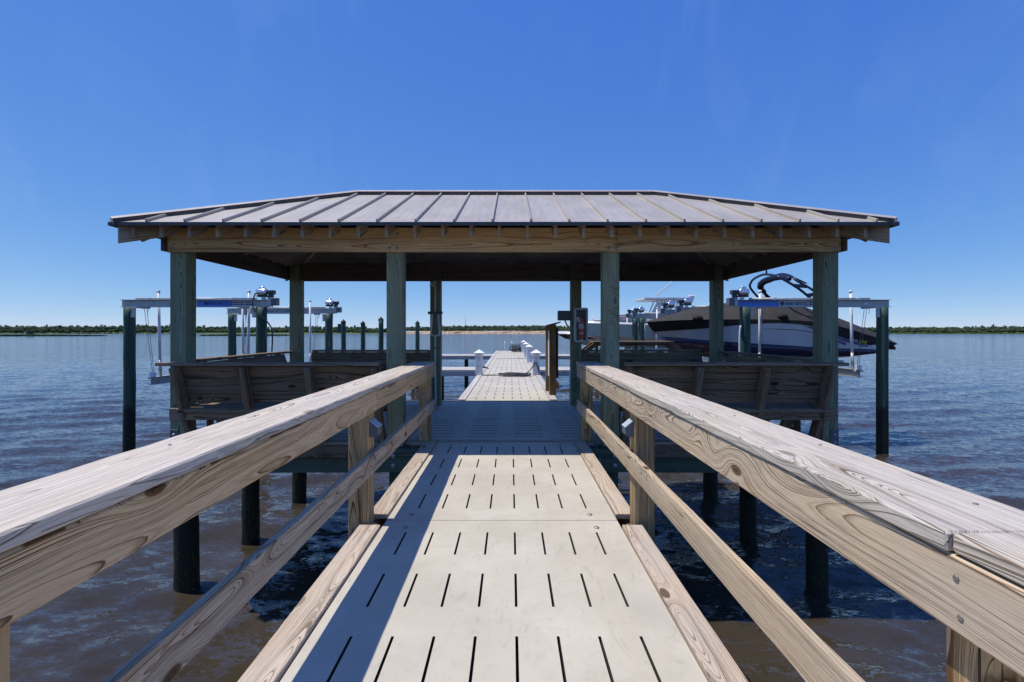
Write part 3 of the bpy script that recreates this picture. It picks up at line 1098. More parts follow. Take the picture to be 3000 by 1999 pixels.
for i, x in enumerate(post_x):
    for y in (PF, PB):
        plank('post', (x, y, 0.0 if abs(x) > 2 else -0.02), (x, y, 2.56), 0.192, 0.192, M_green, pav, up=(0, -1, 0), bev=0.006)
        pile('pile', pav, x + 0.03 * (1 if x < 0 else -3 if abs(x) > 2 else -1), y + 0.03, -0.01 if abs(x) > 2 else -0.025, 0.125 + random.uniform(-.006, .012), i * 7 + int(y))
for x in (post_x[0] + 0.02, post_x[3] - 0.2):
    pile('pile', pav, x, 7.34, -0.2, 0.122, int(x * 10) + 90)
# brackets at the foot of the outer posts
for x in (post_x[0] - 0.045, post_x[3] + 0.045):
    b = box('bracket', x - .048, x + .048, PF - .104, PF - .0965, -0.09, 0.185, M_grbox, pav, 0.002)
    for z in (0.03, 0.12):
        bolt((x, PF - .104, z), (0, -1, 0), b, 1.1)
# beams
BZ, BH = 2.435, 0.285
FY = 5.749 - 0.02
plank('beam', (-4.06, FY, BZ), (1.255, FY, BZ), BH, 0.04, M_beam, pav, up=(0, -1, 0))
plank('beam', (1.258, FY, BZ), (3.90, FY, BZ), BH, 0.04, M_beam, pav, up=(0, -1, 0))
BY = PB + .096 + .022
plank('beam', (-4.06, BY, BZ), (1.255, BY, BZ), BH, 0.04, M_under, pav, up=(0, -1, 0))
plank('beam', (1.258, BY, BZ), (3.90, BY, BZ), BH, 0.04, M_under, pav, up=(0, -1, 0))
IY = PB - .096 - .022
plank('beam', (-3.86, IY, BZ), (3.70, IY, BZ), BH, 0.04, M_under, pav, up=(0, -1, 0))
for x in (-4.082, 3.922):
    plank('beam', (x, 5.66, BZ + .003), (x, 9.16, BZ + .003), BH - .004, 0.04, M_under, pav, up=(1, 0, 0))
for x in post_x:
    for dz in (-.09, .075):
        offs = (-.045, .045) if abs(x) < 2 else (-0.03 if x < 0 else 0.03,)
        for dx in offs:
            bolt((x + dx, FY - .0205, BZ + dz - .01), (0, -1, 0), pav, 0.95)
# wrap around the inner posts under the far beam
for x in post_x[1:3]:
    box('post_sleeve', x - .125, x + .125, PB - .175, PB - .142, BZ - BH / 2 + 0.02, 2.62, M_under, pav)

# roof
CX, CY = -0.08, 7.395
RUN, RISE = 2.065, 0.89
LE, LR = 4.34, 2.275
EZ = 2.557
SL = math.hypot(RUN, RISE)
sheath = bmesh.new()
c = [(CX - LE, CY - RUN), (CX + LE, CY - RUN), (CX + LE, CY + RUN), (CX - LE, CY + RUN)]
for (z0, ins) in ((-0.012, 0.012),):
    e = [sheath.verts.new((x + (ins if x < CX else -ins), y + (ins if y < CY else -ins), EZ + z0)) for x, y in c]
    r0 = sheath.verts.new((CX - LR, CY, EZ + RISE + z0))
    r1 = sheath.verts.new((CX + LR, CY, EZ + RISE + z0))
    sheath.faces.new((e[0], e[1], r1, r0))
    sheath.faces.new((e[2], e[3], r0, r1))
    sheath.faces.new((e[1], e[2], r1))
    sheath.faces.new((e[3], e[0], r0))
bmesh.ops.recalc_face_normals(sheath, faces=sheath.faces[:])
g = bmesh.ops.extrude_face_region(sheath, geom=sheath.faces[:])
for v in [q for q in g['geom'] if isinstance(q, bmesh.types.BMVert)]:
    v.co.z -= 0.02
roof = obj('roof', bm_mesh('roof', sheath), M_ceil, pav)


def slope(origin, ex, up2, le, lr, phase, sp):
    """metal panels and seams of one roof slope. origin: eave middle, ex along the eave, up2 horizontal uphill"""
    o = Vector(origin)
    ex = Vector(ex)
    u = (Vector(up2) * RUN + Vector((0, 0, RISE))).normalized()
    n = ex.cross(u).normalized()
    if n.z < 0:
        n = -n
    lim = lambda x: SL if abs(x) <= lr else SL * max(0, (le - abs(x)) / (le - lr))
    xs = [-le]
    k = math.ceil((-le + 0.04 - phase) / sp)
    while phase + k * sp < le - 0.04:
        xs.append(phase + k * sp)
        k += 1
    xs.append(le)
    for a, b in zip(xs, xs[1:]):
        pts = [(a, -0.015), (b, -0.015)]
        tops = [(b, lim(b))]
        for brk in (lr, 0.0 if lr == 0 else None, -lr):
            if brk is not None and a < brk < b and (not tops or abs(tops[-1][0] - brk) > 1e-6):
                tops.append((brk, lim(brk)))
        tops.append((a, lim(a)))
        pts += [q for q in tops if q[1] > 1e-4]
        mx = (a + b) / 2
        B = Matrix((ex, u, n)).transposed().to_4x4()
        M = Matrix.Translation(o + ex * mx) @ B
        bm = bmesh.new()
        vs = [bm.verts.new((x - mx, s, 0.0)) for x, s in pts]
        f = bm.faces.new(vs)
        g = bmesh.ops.extrude_face_region(bm, geom=[f])
        for v in [q for q in g['geom'] if isinstance(q, bmesh.types.BMVert)]:
            v.co.z += 0.004
        obj('roof_panel', bm_mesh('roof_panel', bm), M_roof, roof, M)
    for x in xs[1:-1]:
        A = o + ex * x + u * -0.012 + n * 0.02
        Bp = o + ex * x + u * (lim(x) - 0.03) + n * 0.02
        plank('roof_seam', A, Bp, 0.02, 0.036, M_roof, roof, up=n, bev=0.003)


slope((CX, CY - RUN, EZ), (1, 0, 0), (0, 1, 0), LE, LR, -0.126, 0.423)
slope((CX, CY + RUN, EZ), (-1, 0, 0), (0, -1, 0), LE, LR, 0.1, 0.423)
slope((CX - LE, CY, EZ), (0, -1, 0), (1, 0, 0), RUN, 0.0, 0.2, 0.423)
slope((CX + LE, CY, EZ), (0, 1, 0), (-1, 0, 0), RUN, 0.0, 0.2, 0.423)


def ridge_cap(A, B, na, nb, w=0.10):
    """folded cap over a hip or ridge: two leaves with a turned down lip each"""
    A, B = Vector(A), Vector(B)
    d = (B - A).normalized()
    bm = bmesh.new()
    up = Vector((0, 0, 0.060))
    rows = []
    for P in (A, B):
        row = []
        for nn in (Vector(na), Vector(nb)):
            out = d.cross(nn).normalized()
            if out.z > 0:
                out = -out
            row.append((P + up + out * w, P + up + out * w - nn.normalized() * 0.062))
        rows.append([row[0][1], row[0][0], P + up + Vector((0, 0, 0.008)), row[1][0], row[1][1]])
    va = [bm.verts.new(p) for p in rows[0]]
    vb = [bm.verts.new(p) for p in rows[1]]
    for i in range(4):
        f = bm.faces.new((va[i], va[i + 1], vb[i + 1], vb[i]))
        f.material_index = 1 if i in (0, 3) else 0  # lips take the dark colour: shade painted on, same metal as the cap
    bm.faces.new(va)
    bm.faces.new(vb)
    bmesh.ops.recalc_face_normals(bm, faces=bm.faces[:])
    bm.faces.new((va[4], va[0], vb[0], vb[4]))
    me = bm_mesh('ridge_cap', bm)
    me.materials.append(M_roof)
    me.materials.append(M_trim_lip_shade)
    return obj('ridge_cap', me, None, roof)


nF = Vector((0, -RISE, RUN)).normalized()
nK = Vector((0, RISE, RUN)).normalized()
nL = Vector((-RISE, 0, RUN)).normalized()
nR_ = Vector((RISE, 0, RUN)).normalized()
r0 = (CX - LR, CY, EZ + RISE)
r1 = (CX + LR, CY, EZ + RISE)
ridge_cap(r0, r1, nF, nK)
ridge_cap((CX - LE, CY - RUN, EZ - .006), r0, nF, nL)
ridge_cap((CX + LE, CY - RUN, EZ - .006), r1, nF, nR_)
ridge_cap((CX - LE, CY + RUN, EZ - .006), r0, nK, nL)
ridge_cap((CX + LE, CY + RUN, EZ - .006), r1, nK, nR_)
# eave drip edges
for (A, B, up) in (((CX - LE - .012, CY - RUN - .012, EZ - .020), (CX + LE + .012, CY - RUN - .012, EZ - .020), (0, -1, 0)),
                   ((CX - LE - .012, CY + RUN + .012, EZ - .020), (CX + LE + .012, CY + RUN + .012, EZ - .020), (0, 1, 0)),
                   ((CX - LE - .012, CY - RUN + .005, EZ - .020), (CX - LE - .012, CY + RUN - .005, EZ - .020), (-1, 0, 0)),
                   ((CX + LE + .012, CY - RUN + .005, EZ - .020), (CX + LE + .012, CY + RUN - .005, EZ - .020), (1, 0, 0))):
    plank('drip_edge', A, B, 0.040, 0.012, M_trim_lip_shade, roof, up=up, bev=0.002)


# rafters: tails run from the eave over the beams
def rafter(P, up2, length, h=0.14):
    u = (Vector(up2) * RUN + Vector((0, 0, RISE))).normalized()
    A = Vector(P) + u * 0.05
    n = Vector((0, 0, 1)) - u * u.z
    A = A - n.normalized() * (0.036 + h / 2)
    bm = bmesh.new()
    # plumb cut tail: shear the box end
    L = length
    B = Vector(A) + u * L
    hz = h / u.xy.length if u.xy.length > 0 else h
    ang = math.atan2(RISE, RUN)
    bb = box_bm(L, 0.038, h, 0.002)
    for v in bb.verts:
        v.co.x += -v.co.z * math.tan(ang) * (-1)
    obj('rafter', bm_mesh('rafter', bb), M_rafter, pav, frame(A, B, (0, 0, 1)))


k = 0
x = -4.16
while x < 4.15:
    if min(abs(x + LE), abs(x - LE)) > 0.12:
        rafter((CX + x, CY - RUN, EZ), (0, 1, 0), min(0.95, max(0.36, (LE - abs(x)) * 1.05)))
        rafter((CX + x, CY + RUN, EZ), (0, -1, 0), min(0.95, max(0.36, (LE - abs(x)) * 1.05)))
    x += 0.316
y = -1.72
while y < 1.8:
    for sx, d in ((-1, 1), (1, -1)):
        rafter((CX + sx * LE, CY + y, EZ), (d, 0, 0), min(0.9, max(0.36, (RUN - abs(y)) * 1.05)))
    y += 0.43
for sx in (-1, 1):
    for sy in (-1, 1):
        A = Vector((CX + sx * (LE - .05), CY + sy * (RUN - .05), EZ - 0.125))
        B = Vector((CX + sx * (LE - 1.3), CY + sy * (RUN - 1.3), EZ - 0.125 + 1.25 * RISE / RUN))
        hb = box_bm((B - A).length, 0.05, 0.19, 0.002)
        for v in hb.verts:
            v.co.x += v.co.z * RISE / RUN / 1.414
        obj('hip_rafter', bm_mesh('hip_rafter', hb), M_rafter, pav, frame(A, B, (0, 0, 1)))
# ceiling boards under the rafters
for (o_, ex, up2, le) in (((CX, CY - RUN), (1, 0), (0, 1), LE), ((CX, CY + RUN), (-1, 0), (0, -1), LE), ((CX - LE, CY), (0, -1), (1, 0), RUN), ((CX + LE, CY), (0, 1), (-1, 0), RUN)):
    d0, d1 = 0.47, RUN - 0.02
    bm = bmesh.new()
    pts = []
    for dd, sg in ((d0, -1), (d0, 1), (d1, 1), (d1, -1)):
        w = (le - dd) * sg
        z = EZ - 0.235 + dd * RISE / RUN
        pts.append(bm.verts.new((o_[0] + ex[0] * w + up2[0] * dd, o_[1] + ex[1] * w + up2[1] * dd, z)))
    f = bm.faces.new(pts)
    g = bmesh.ops.extrude_face_region(bm, geom=[f])
    for v in [q for q in g['geom'] if isinstance(q, bmesh.types.BMVert)]:
        v.co.z += 0.01
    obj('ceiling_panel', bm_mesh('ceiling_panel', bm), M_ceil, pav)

# ------------------------------------------------------------------ benches
def bench(A, B, out, label, studs, capA=None, capB=None):
    """bench with its back towards 'out': A,B seat line in plan"""
    A = Vector((*A, 0))
    B = Vector((*B, 0))
    out = Vector((*out, 0))
    s = (B - A).normalized()
    t = thing('bench', label, 'bench', (A + B) / 2 - out * 0.2, 'wooden benches of the pavilion')
    Z = Vector((0, 0, 1))
    lean = (out * 0.20 + Z * 0.60).normalized()
    nrm = (out * 0.60 - Z * 0.20).normalized()
    cA = A if capA is None else Vector((*capA, 0))
    cB = B if capB is None else Vector((*capB, 0))
    plank('back_cap', cA + out * 0.205 + Z * 0.981, cB + out * 0.205 + Z * 0.981, 0.14, 0.038, M_bench, t, bev=0.004, n=6, jit=0.0012)
    for k, h in enumerate((0.030, 0.187, 0.342, 0.497)):
        o = A + Z * 0.43 - out * 0.03 + lean * (h - 0.02)
        e = B + Z * 0.43 - out * 0.03 + lean * (h - 0.02)
        ww = 0.149
        if k == 0:
            continue
        plank('back_board', o, e, ww, 0.036, M_bench, t, up=nrm, bev=0.003)
    for q in studs:
        P = A.lerp(B, q)
        plank('back_stud', P + Z * 0.36 + out * 0.050, P + Z * 0.36 + out * 0.050 + lean * 0.625, 0.125, 0.062, M_bench, t, up=s, bev=0.003)
        plank('leg', P + Z * 0.335 + out * 0.030, P - out * 0.10 + Z * 0.012 + out * 0.0, 0.125, 0.062, M_bench, t, up=s, bev=0.003)
        plank('leg', P + Z * 0.405 - out * 0.40, P + Z * 0.012 - out * 0.40, 0.089, 0.04, M_bench, t, up=s, bev=0.003)
    sA, sB = A, B
    for k in range(-1, 3):
        o = -out * (0.075 + k * 0.147)
        plank('seat_board', sA + o + Z * 0.437, sB + o + Z * 0.437, 0.14, 0.038, M_bench, t, bev=0.004)
    plank('seat_rail', cA + (cB - cA).normalized() * .04 + out * 0.085 + Z * 0.392, cB - (cB - cA).normalized() * .02 + out * 0.085 + Z * 0.392, 0.135, 0.038, M_bench, t, up=out, bev=0.004)
    plank('seat_rail', sA - out * 0.46 + Z * 0.382, sB - out * 0.46 + Z * 0.382, 0.09, 0.036, M_bench, t, up=out, bev=0.004)
    return t


bench((-3.84, 5.70), (-1.505, 5.70), (0, -1), 'dark wooden bench seen from behind, under the pavilion left of the boardwalk', (0.02, 0.345, 0.665, 0.985), (-4.0, 5.70), (-1.50, 5.70))
bench((1.315, 5.70), (3.67, 5.70), (0, -1), 'dark wooden bench seen from behind, under the pavilion right of the boardwalk', (0.015, 0.345, 0.665, 0.975), (1.30, 5.70), (3.80, 5.70))
bench((-3.83, 6.32), (-3.83, 8.45), (-1, 0), 'wooden side bench along the outer left edge of the pavilion', (0.02, 0.35, 0.66, 0.98), (-3.83, 5.98), (-3.83, 8.80))
bench((3.67, 6.32), (3.67, 8.45), (1, 0), 'wooden side bench along the outer right edge of the pavilion', (0.02, 0.35, 0.66, 0.98), (3.67, 5.98), (3.67, 8.80))
bench((-3.80, 9.10), (-1.53, 9.10), (0, 1), 'wooden bench at the far left side of the pavilion, its back to the river', (0.02, 0.345, 0.665, 0.98))
bench((1.34, 9.10), (3.64, 9.10), (0, 1), 'wooden bench at the far right side of the pavilion, its back to the river', (0.02, 0.345, 0.665, 0.98))

# fish cleaning table behind the far right bench
t = thing('cleaning_table', 'dark wooden fish cleaning table with slanted ends behind the far right bench', 'table', (2.4, 9.75, 0))
for k in range(3):
    plank('table_board', (1.62, 9.62 + k * 0.15, 1.14), (3.22, 9.62 + k * 0.15, 1.14), 0.143, 0.036, M_bench, t)
plank('apron', (1.62, 9.54, 1.115), (3.22, 9.54, 1.115), 0.085, 0.03, M_bench, t, up=(0, -1, 0))
for (x0, x1) in ((1.70, 1.45), (3.14, 3.42)):
    for y in (9.6, 9.95):
        plank('leg', (x0, y, 1.12), (x1, y, 0.93), 0.09, 0.038, M_bench, t, up=(0, 1, 0))
        plank('leg', (x1, y, 0.95), (x1, y, -0.16), 0.09, 0.038, M_bench, t, up=(0, 1, 0))

# ------------------------------------------------------------------ far dock
dock = thing('dock', 'long sunlit dock of pale slotted panels running out over the river', 'dock', (PX, 21, 0))
dock_run(dock, 9.475, 10, PX)
DE = 9.475 + 10 * (PL + .006)
for k in range(10):
    a = 9.475 + k * (PL + .006)
    for s in (-1, 1):
        plank('toe_board', (PX + s * 0.903, a + .004, 0.002), (PX + s * 0.903, a + PL - .004, 0.002), 0.145, 0.038, M_pale, dock)
for x in (-0.93, -0.4, 0.4, 0.93):
    plank('stringer', (PX + x, 9.5, -0.14), (PX + x, DE, -0.14), 0.045, 0.18, M_rim, dock)
plank('end_board', (PX - .97, DE + .02, -0.08), (PX + .97, DE + .02, -0.08), 0.2, 0.038, M_pale, dock, up=(0, -1, 0))
for k, y in enumerate((12.0, 15.0, 21.1, 25.5, 31.0, 33.4)):
    for s in (-1, 1):
        pile('pile', dock, PX + s * 0.80, y + .1, -0.24, 0.115, 300 + k * 2 + s)
    plank('cross_beam', (PX - 1.0, y - .05, -0.33), (PX + 1.0, y - .05, -0.33), 0.16, 0.08, M_greenb, dock, up=(0, -1, 0))


def finger(label, y0, y1, xa, xb):
    t = thing('finger_pier', label, 'pier', ((xa + xb) / 2, (y0 + y1) / 2, 0), 'finger piers beside the dock')
    L = abs(xb - xa)
    n = 5
    for k in range(n):
        w = (y1 - y0) / n
        plank('deck_plank', (xa, y0 + w * (k + .5), -0.02), (xb, y0 + w * (k + .5), -0.02), w - 0.008, 0.038, M_pale, t)
    plank('side_board', (xa, y0 + .02, -0.13), (xb, y0 + .02, -0.13), 0.17, 0.04, M_pale, t, up=(0, -1, 0))
    plank('side_board', (xa, y1 - .02, -0.13), (xb, y1 - .02, -0.13), 0.17, 0.04, M_pale, t, up=(0, -1, 0))
    for q in (0.3, 0.92):
        x = xa + (xb - xa) * q
        pile('pile', t, x, (y0 + y1) / 2, -0.05, 0.115, int(abs(x) * 31 + y0))


finger('nearer finger pier of planks branching off the dock to the left', 17.0, 18.5, -1.06, -6.1)
finger('nearer finger pier of planks branching off the dock to the right', 17.0, 18.5, 0.93, 5.4)
finger('farther finger pier of planks branching off the dock to the left', 27.1, 29.0, -1.06, -6.1)
finger('farther finger pier of planks branching off the dock to the right', 27.1, 29.0, 0.93, 5.4)


def sleeve_post(x, y, label):
    t = thing('dock_post', label, 'post', (x, y, 0), 'white capped posts on the dock')
    h = 0.11
    bm = box_bm(2 * h, 2 * h, 0.70, 0.008)
    obj('sleeve', bm_mesh('sleeve', bm), M_white, t, Matrix.Translation((x, y, 0.345)))
    bm = bmesh.new()
    w = 0.165
    lv = [(w * 0.80, 0.640), (w * 0.80, 0.672), (w, 0.676), (w, 0.694)]
    rings = [[bm.verts.new((x + a * q, y + b * q, z)) for a, b in ((-1, -1), (1, -1), (1, 1), (-1, 1))] for q, z in lv]
    ap = bm.verts.new((x, y, 0.80))
    for k in range(len(rings) - 1):
        for i in range(4):
            j = (i + 1) % 4
            bm.faces.new((rings[k][i], rings[k][j], rings[k + 1][j], rings[k + 1][i]))
    for i in range(4):
        bm.faces.new((rings[-1][i], rings[-1][(i + 1) % 4], ap))
    bm.faces.new(rings[0][::-1])
    c = obj('post_cap', bm_mesh('post_cap', bm), M_whitecap, t)
    box('solar_cell', x - .02, x + .02, y - w * .8 - .006, y - w * .8 + .001, 0.646, 0.668, M_black, c, 0.001)
    box('panel_line', x - .075, x + .075, y - h - .004, y - h - .0005, 0.545, 0.552, M_grbox, t, 0)
    box('panel_line', x - .004, x + .004, y - h - .004, y - h - .0005, 0.43, 0.545, M_grbox, t, 0)
    for k in range(3):
        box('panel_line', x - .06, x + .06, y - h - .004, y - h - .0005, 0.32 - k * .03, 0.324 - k * .03, M_grbox, t, 0)
    return t


sleeve_post(-0.99, 15.0, 'white square post with pyramid cap at the left edge of the dock')
sleeve_post(0.78, 15.0, 'nearest of four white capped posts on the right edge of the dock')
sleeve_post(0.79, 21.1, 'second nearest of four white capped posts on the right edge of the dock')
sleeve_post(0.79, 25.5, 'third nearest of four white capped posts on the right edge of the dock')
sleeve_post(0.80, 31.0, 'farthest of four white capped posts on the right edge of the dock')

# cleat on the left post
t = thing('cleat', 'small dark cleat fixed to the left white dock post', 'cleat', (-0.86, 15.0, 0.24))
rod('horn', (-0.845, 14.93, 0.27), (-0.70, 15.05, 0.20), 0.018, M_black, t, 8)
rod('stem', (-0.885, 15.0, 0.24), (-0.79, 15.0, 0.24), 0.02, M_black, t, 8)
# line lying at the foot of the left post
tag(tube('mooring_line', [(-0.86, 14.85, 0.017), (-0.5, 14.86, 0.015), (-0.2, 14.84, 0.015), (0.0, 14.86, 0.015)], 0.013, M_hose), 'dark rope stretched on the deck beside the left white post', 'rope')


def coil(cx, cy, rx, ry, turns, seed, r=0.013, tail=None, dz=0.012):
    rng = random.Random(seed)
    pts = []
    n = turns * 10
    for i in range(n):
        a = 2 * math.pi * i / 10
        q = 1 + rng.uniform(-.16, .16)
        ox = 0.10 * math.sin(i * 0.21)
        pts.append((cx + ox + rx * q * math.cos(a), cy + ry * q * math.sin(a), 0.018 + dz * (i / 10) * rng.uniform(.6, 1.2)))
    return pts + (tail or [])


tag(tube('hose', coil(0.12, 14.65, 0.36, 0.26, 6, 3, tail=[(0.45, 14.75, .06), (0.60, 14.86, 0.18), (0.70, 14.87, 0.32), (0.76, 14.86, 0.40), (0.84, 14.87, 0.20), (0.87, 14.8, 0.06), (1.0, 14.4, 0.01)]), 0.016, M_hose, None, 6, 4), 'black hose coiled on the dock beside the nearest right white post', 'hose')
t = tag(tube('hose', coil(0.62, 24.2, 0.22, 0.15, 4, 5, tail=[(0.4, 24.3, .02), (-0.2, 24.1, .02), (-0.75, 24.2, .02), (-0.2, 24.4, .02), (0.7, 24.3, 0.02)]), 0.017, M_hosew, None, 6, 4), 'white hose loosely coiled on the dock between the posts', 'hose')
tag(tube('hose', coil(0.35, 31.8, 0.34, 0.30, 9, 8, dz=0.05), 0.020, M_hose, None, 6, 4), 'dark hose piled in a tall coil near the dock end', 'hose')

# ladder rails at the dock end
t = thing('dock_ladder', 'white ladder with two upright hand rails at the dock end', 'ladder', (-0.15, DE, 0))
for x in (-0.43, 0.06):
    tube('hand_rail', [(x, DE - .35, 0.0), (x, DE - .35, 0.45), (x, DE - .30, 0.60), (x, DE - .12, 0.66), (x, DE + .05, 0.60), (x, DE + .10, 0.3), (x, DE + .10, -1.9)], 0.024, M_pvc, t)
for k in range(5):
    plank('rung', (-0.43, DE + .10, -0.3 - k * .3), (0.06, DE + .10, -0.3 - k * .3), 0.08, 0.025, M_pvc, t)

# notice kiosk seen edge-on
M_kiosk = wood('brown_kiosk_wood', (0.30, 0.195, 0.095), (0.075, 0.04, 0.016), (0.22, 0.16, 0.10), 0.4, 85, 1.0, 0.78, 1.1, 0.9)
t = thing('notice_board', 'wooden notice board with two posts and slanted maroon cap, seen edge-on', 'notice board', (0.88, 10.4, 0))
plank('post', (0.875, 10.17, 0.02), (0.875, 10.17, 1.495), 0.14, 0.14, M_kiosk, t, up=(0, -1, 0))
plank('post', (0.845, 10.84, 0.02), (0.845, 10.84, 1.46), 0.14, 0.14, M_kiosk, t, up=(0, -1, 0))
plank('board', (0.86, 10.25, 0.87), (0.84, 10.77, 0.87), 1.0, 0.03, M_white, t, up=(-1, 0, 0))
plank('back_board', (0.975, 10.12, 0.90), (0.955, 10.9, 0.90), 1.05, 0.03, M_black, t, up=(-1, 0, 0))
plank('brace', (0.98, 10.05, 0.22), (0.97, 10.6, 0.22), 0.14, 0.04, M_bench, t, up=(1, 0, 0))
bm = bmesh.new()
va = [bm.verts.new(p) for p in ((0.74, 10.02, 1.465), (1.03, 10.02, 1.535), (1.03, 10.02, 1.56), (0.74, 10.02, 1.49))]
vb = [bm.verts.new((v.co.x - .03, 11.0, v.co.z - .03)) for v in va]
bm.faces.new(va)
bm.faces.new(vb[::-1])
for i in range(4):
    bm.faces.new((va[i], va[(i + 1) % 4], vb[(i + 1) % 4], vb[i]))
obj('cap', bm_mesh('cap', bm), M_redroof, t)

# ------------------------------------------------------------------ things on the far middle posts
# outdoor shower on the far left middle post
SX, SY = post_x[1] + 0.005, PB - .096
t = thing('outdoor_shower', 'outdoor shower with white pipes on the far left middle post', 'shower', (SX, SY, 1.0))
rod('pipe', (SX, SY - .03, 1.70), (SX, SY - .03, 2.22), 0.016, M_pvc, t, 8)
bm = bmesh.new()
tube_bm(bm, [(SX, SY - .03, 2.22), (SX, SY - .05, 2.25), (SX - .03, SY - .12, 2.24)], 0.012, 8, 5)
lathe_bm(bm, (SX - .04, SY - .13, 2.17), [(0.05, 0), (0.05, 0.012), (0.02, 0.05), (0.012, 0.07)], 12)
obj('shower_head', bm_mesh('shower_head', bm), M_pvc, t)
bm = bmesh.new()
cyl_bm(bm, (SX - .09, SY - .035, 1.685), (SX + .09, SY - .035, 1.685), 0.018, None, 10)
cyl_bm(bm, (SX - .13, SY - .035, 1.685), (SX - .085, SY - .035, 1.70), 0.028, 0.022, 8)
cyl_bm(bm, (SX + .085, SY - .035, 1.70), (SX + .13, SY - .035, 1.685), 0.022, 0.028, 8)
cyl_bm(bm, (SX, SY - .001, 1.685), (SX, SY - .06, 1.685), 0.032, 0.028, 10)
obj('mixer_valve', bm_mesh('mixer_valve', bm), M_grbox, t)
for s in (-1, 1):
    tube('supply_hose', [(SX + s * .055, SY - .03, 1.67), (SX + s * .06, SY - .03, 1.55), (SX + s * .075, SY - .03, 1.36), (SX + s * .065, SY - .03, 1.29), (SX + s * .01, SY - .03, 1.275)], 0.016, M_pvc, t, 8, 5)
tube('pipe', [(SX, SY - .03, 1.28), (SX, SY - .028, 0.9), (SX + .004, SY - .03, 0.5), (SX + .01, SY - .03, 0.01)], 0.016, M_pvc, t, 8, 4)
for z in (1.05, 0.75):
    box('pipe_clip', SX - .022, SX + .022, SY - .046, SY - .001, z - .01, z + .01, M_black, t, 0.002)

# fire extinguisher cabinet on the far right middle post
EX, EY = 1.265, PB - .096
t = thing('extinguisher_cabinet', 'grey framed fire extinguisher cabinet on the far right middle post', 'cabinet', (EX, EY, 1.15))
ez0, ez1, ew = 1.155, 1.78, 0.122
bm = bmesh.new()
outer, inner = [], []
def rrect(w, h, r, cz):
    q = []
    for (sx, sz, a0) in ((1, 1, 0), (-1, 1, 90), (-1, -1, 180), (1, -1, 270)):
        for k in range(5):
            a = R(a0 + k * 22.5)
            q.append((sx * (w - r) + r * math.cos(a), cz + sz * (h - r) + r * math.sin(a)))
    return q
cz = (ez0 + ez1) / 2
po = rrect(ew, (ez1 - ez0) / 2, 0.035, cz)
pi = rrect(ew - .032, (ez1 - ez0) / 2 - .04, 0.012, cz)
yf, yb = EY - .165, EY - .002
O0 = [bm.verts.new((EX + u, yb, v)) for u, v in po]
O1 = [bm.verts.new((EX + u, yf + .012, v)) for u, v in po]
O2 = [bm.verts.new((EX + u * .96, yf, cz + (v - cz) * .985)) for u, v in po]
I0 = [bm.verts.new((EX + u, yf, v)) for u, v in pi]
I1 = [bm.verts.new((EX + u, yb - .01, v)) for u, v in pi]
n = len(po)
for a, b in ((O0, O1), (O1, O2), (O2, I0), (I0, I1)):
    for i in range(n):
        j = (i + 1) % n
        bm.faces.new((a[i], a[j], b[j], b[i]))
bm.faces.new(I1)
bm.faces.new(O0[::-1])
obj('case', bm_mesh('case', bm), M_lens, t)
N = NT('clear_window')
N.fin((0.8, 0.85, 0.85), 0.05)
N.b.inputs['Alpha'].default_value = 0.05
box('back_panel', EX - ew + .034, EX + ew - .034, yb - .02, yb - .012, ez0 + .043, ez1 - .043, M_dkmetal, t, 0)
box('window', EX - ew + .033, EX + ew - .033, yf + .006, yf + .009, ez0 + .042, ez1 - .042, N.m, t, 0)
box('latch', EX - .015, EX + .022, yf - .006, yf - .001, ez0 + .018, ez0 + .055, M_pvc, t, 0.002)

t = thing('fire_extinguisher', 'red fire extinguisher inside the grey cabinet', 'extinguisher', (EX, EY - .09, ez0 + .05))
ey = EY - .088
bm = bmesh.new()
lathe_bm(bm, (EX + .005, ey, ez0 + .05), [(0.060, 0), (0.063, 0.01), (0.063, 0.33), (0.055, 0.365), (0.030, 0.395), (0.020, 0.40), (0.02, 0.42)], 18)
obj('bottle', bm_mesh('bottle', bm), M_red, t)
bm = bmesh.new()
bx(bm, EX - .02, EX + .028, ey - .02, ey + .02, ez0 + .47, ez0 + .495)
cyl_bm(bm, (EX + .0, ey, ez0 + .505), (EX + .075, ey - .01, ez0 + .535), 0.008, 0.006, 6)
cyl_bm(bm, (EX + .01, ey, ez0 + .485), (EX + .075, ey - .01, ez0 + .44), 0.008, 0.006, 6)
obj('valve_handle', bm_mesh('valve_handle', bm), M_black, t)
bm = bmesh.new()
for k in range(9):
    a0, a1 = R(-150 + k * 13.3), R(-150 + (k + 1) * 13.3)
    r_ = 0.0645
    q = [bm.verts.new((EX + .005 + r_ * math.cos(a), ey + r_ * math.sin(a), z)) for a, z in ((a0, ez0 + .25), (a1, ez0 + .25), (a1, ez0 + .34), (a0, ez0 + .34))]
    bm.faces.new(q)
obj('label', bm_mesh('label', bm), M_paper, t)
bm = bmesh.new()
y0 = ey - .066
bm.faces.new([bm.verts.new((EX + .0 + u, y0, ez0 + .165 + v)) for u, v in ((-.045, 0), (0, -.022), (.045, 0), (0, .022))])
obj('diamond_mark', bm_mesh('diamond_mark', bm), M_paper, t)
M = Matrix.Translation((EX - .052, ey - .07, ez0 + .41)) @ Matrix.Rotation(R(-18), 4, 'Y')
obj('inspection_tag', bm_mesh('inspection_tag', box_bm(.058, .002, .095, 0)), M_paper, t, M)

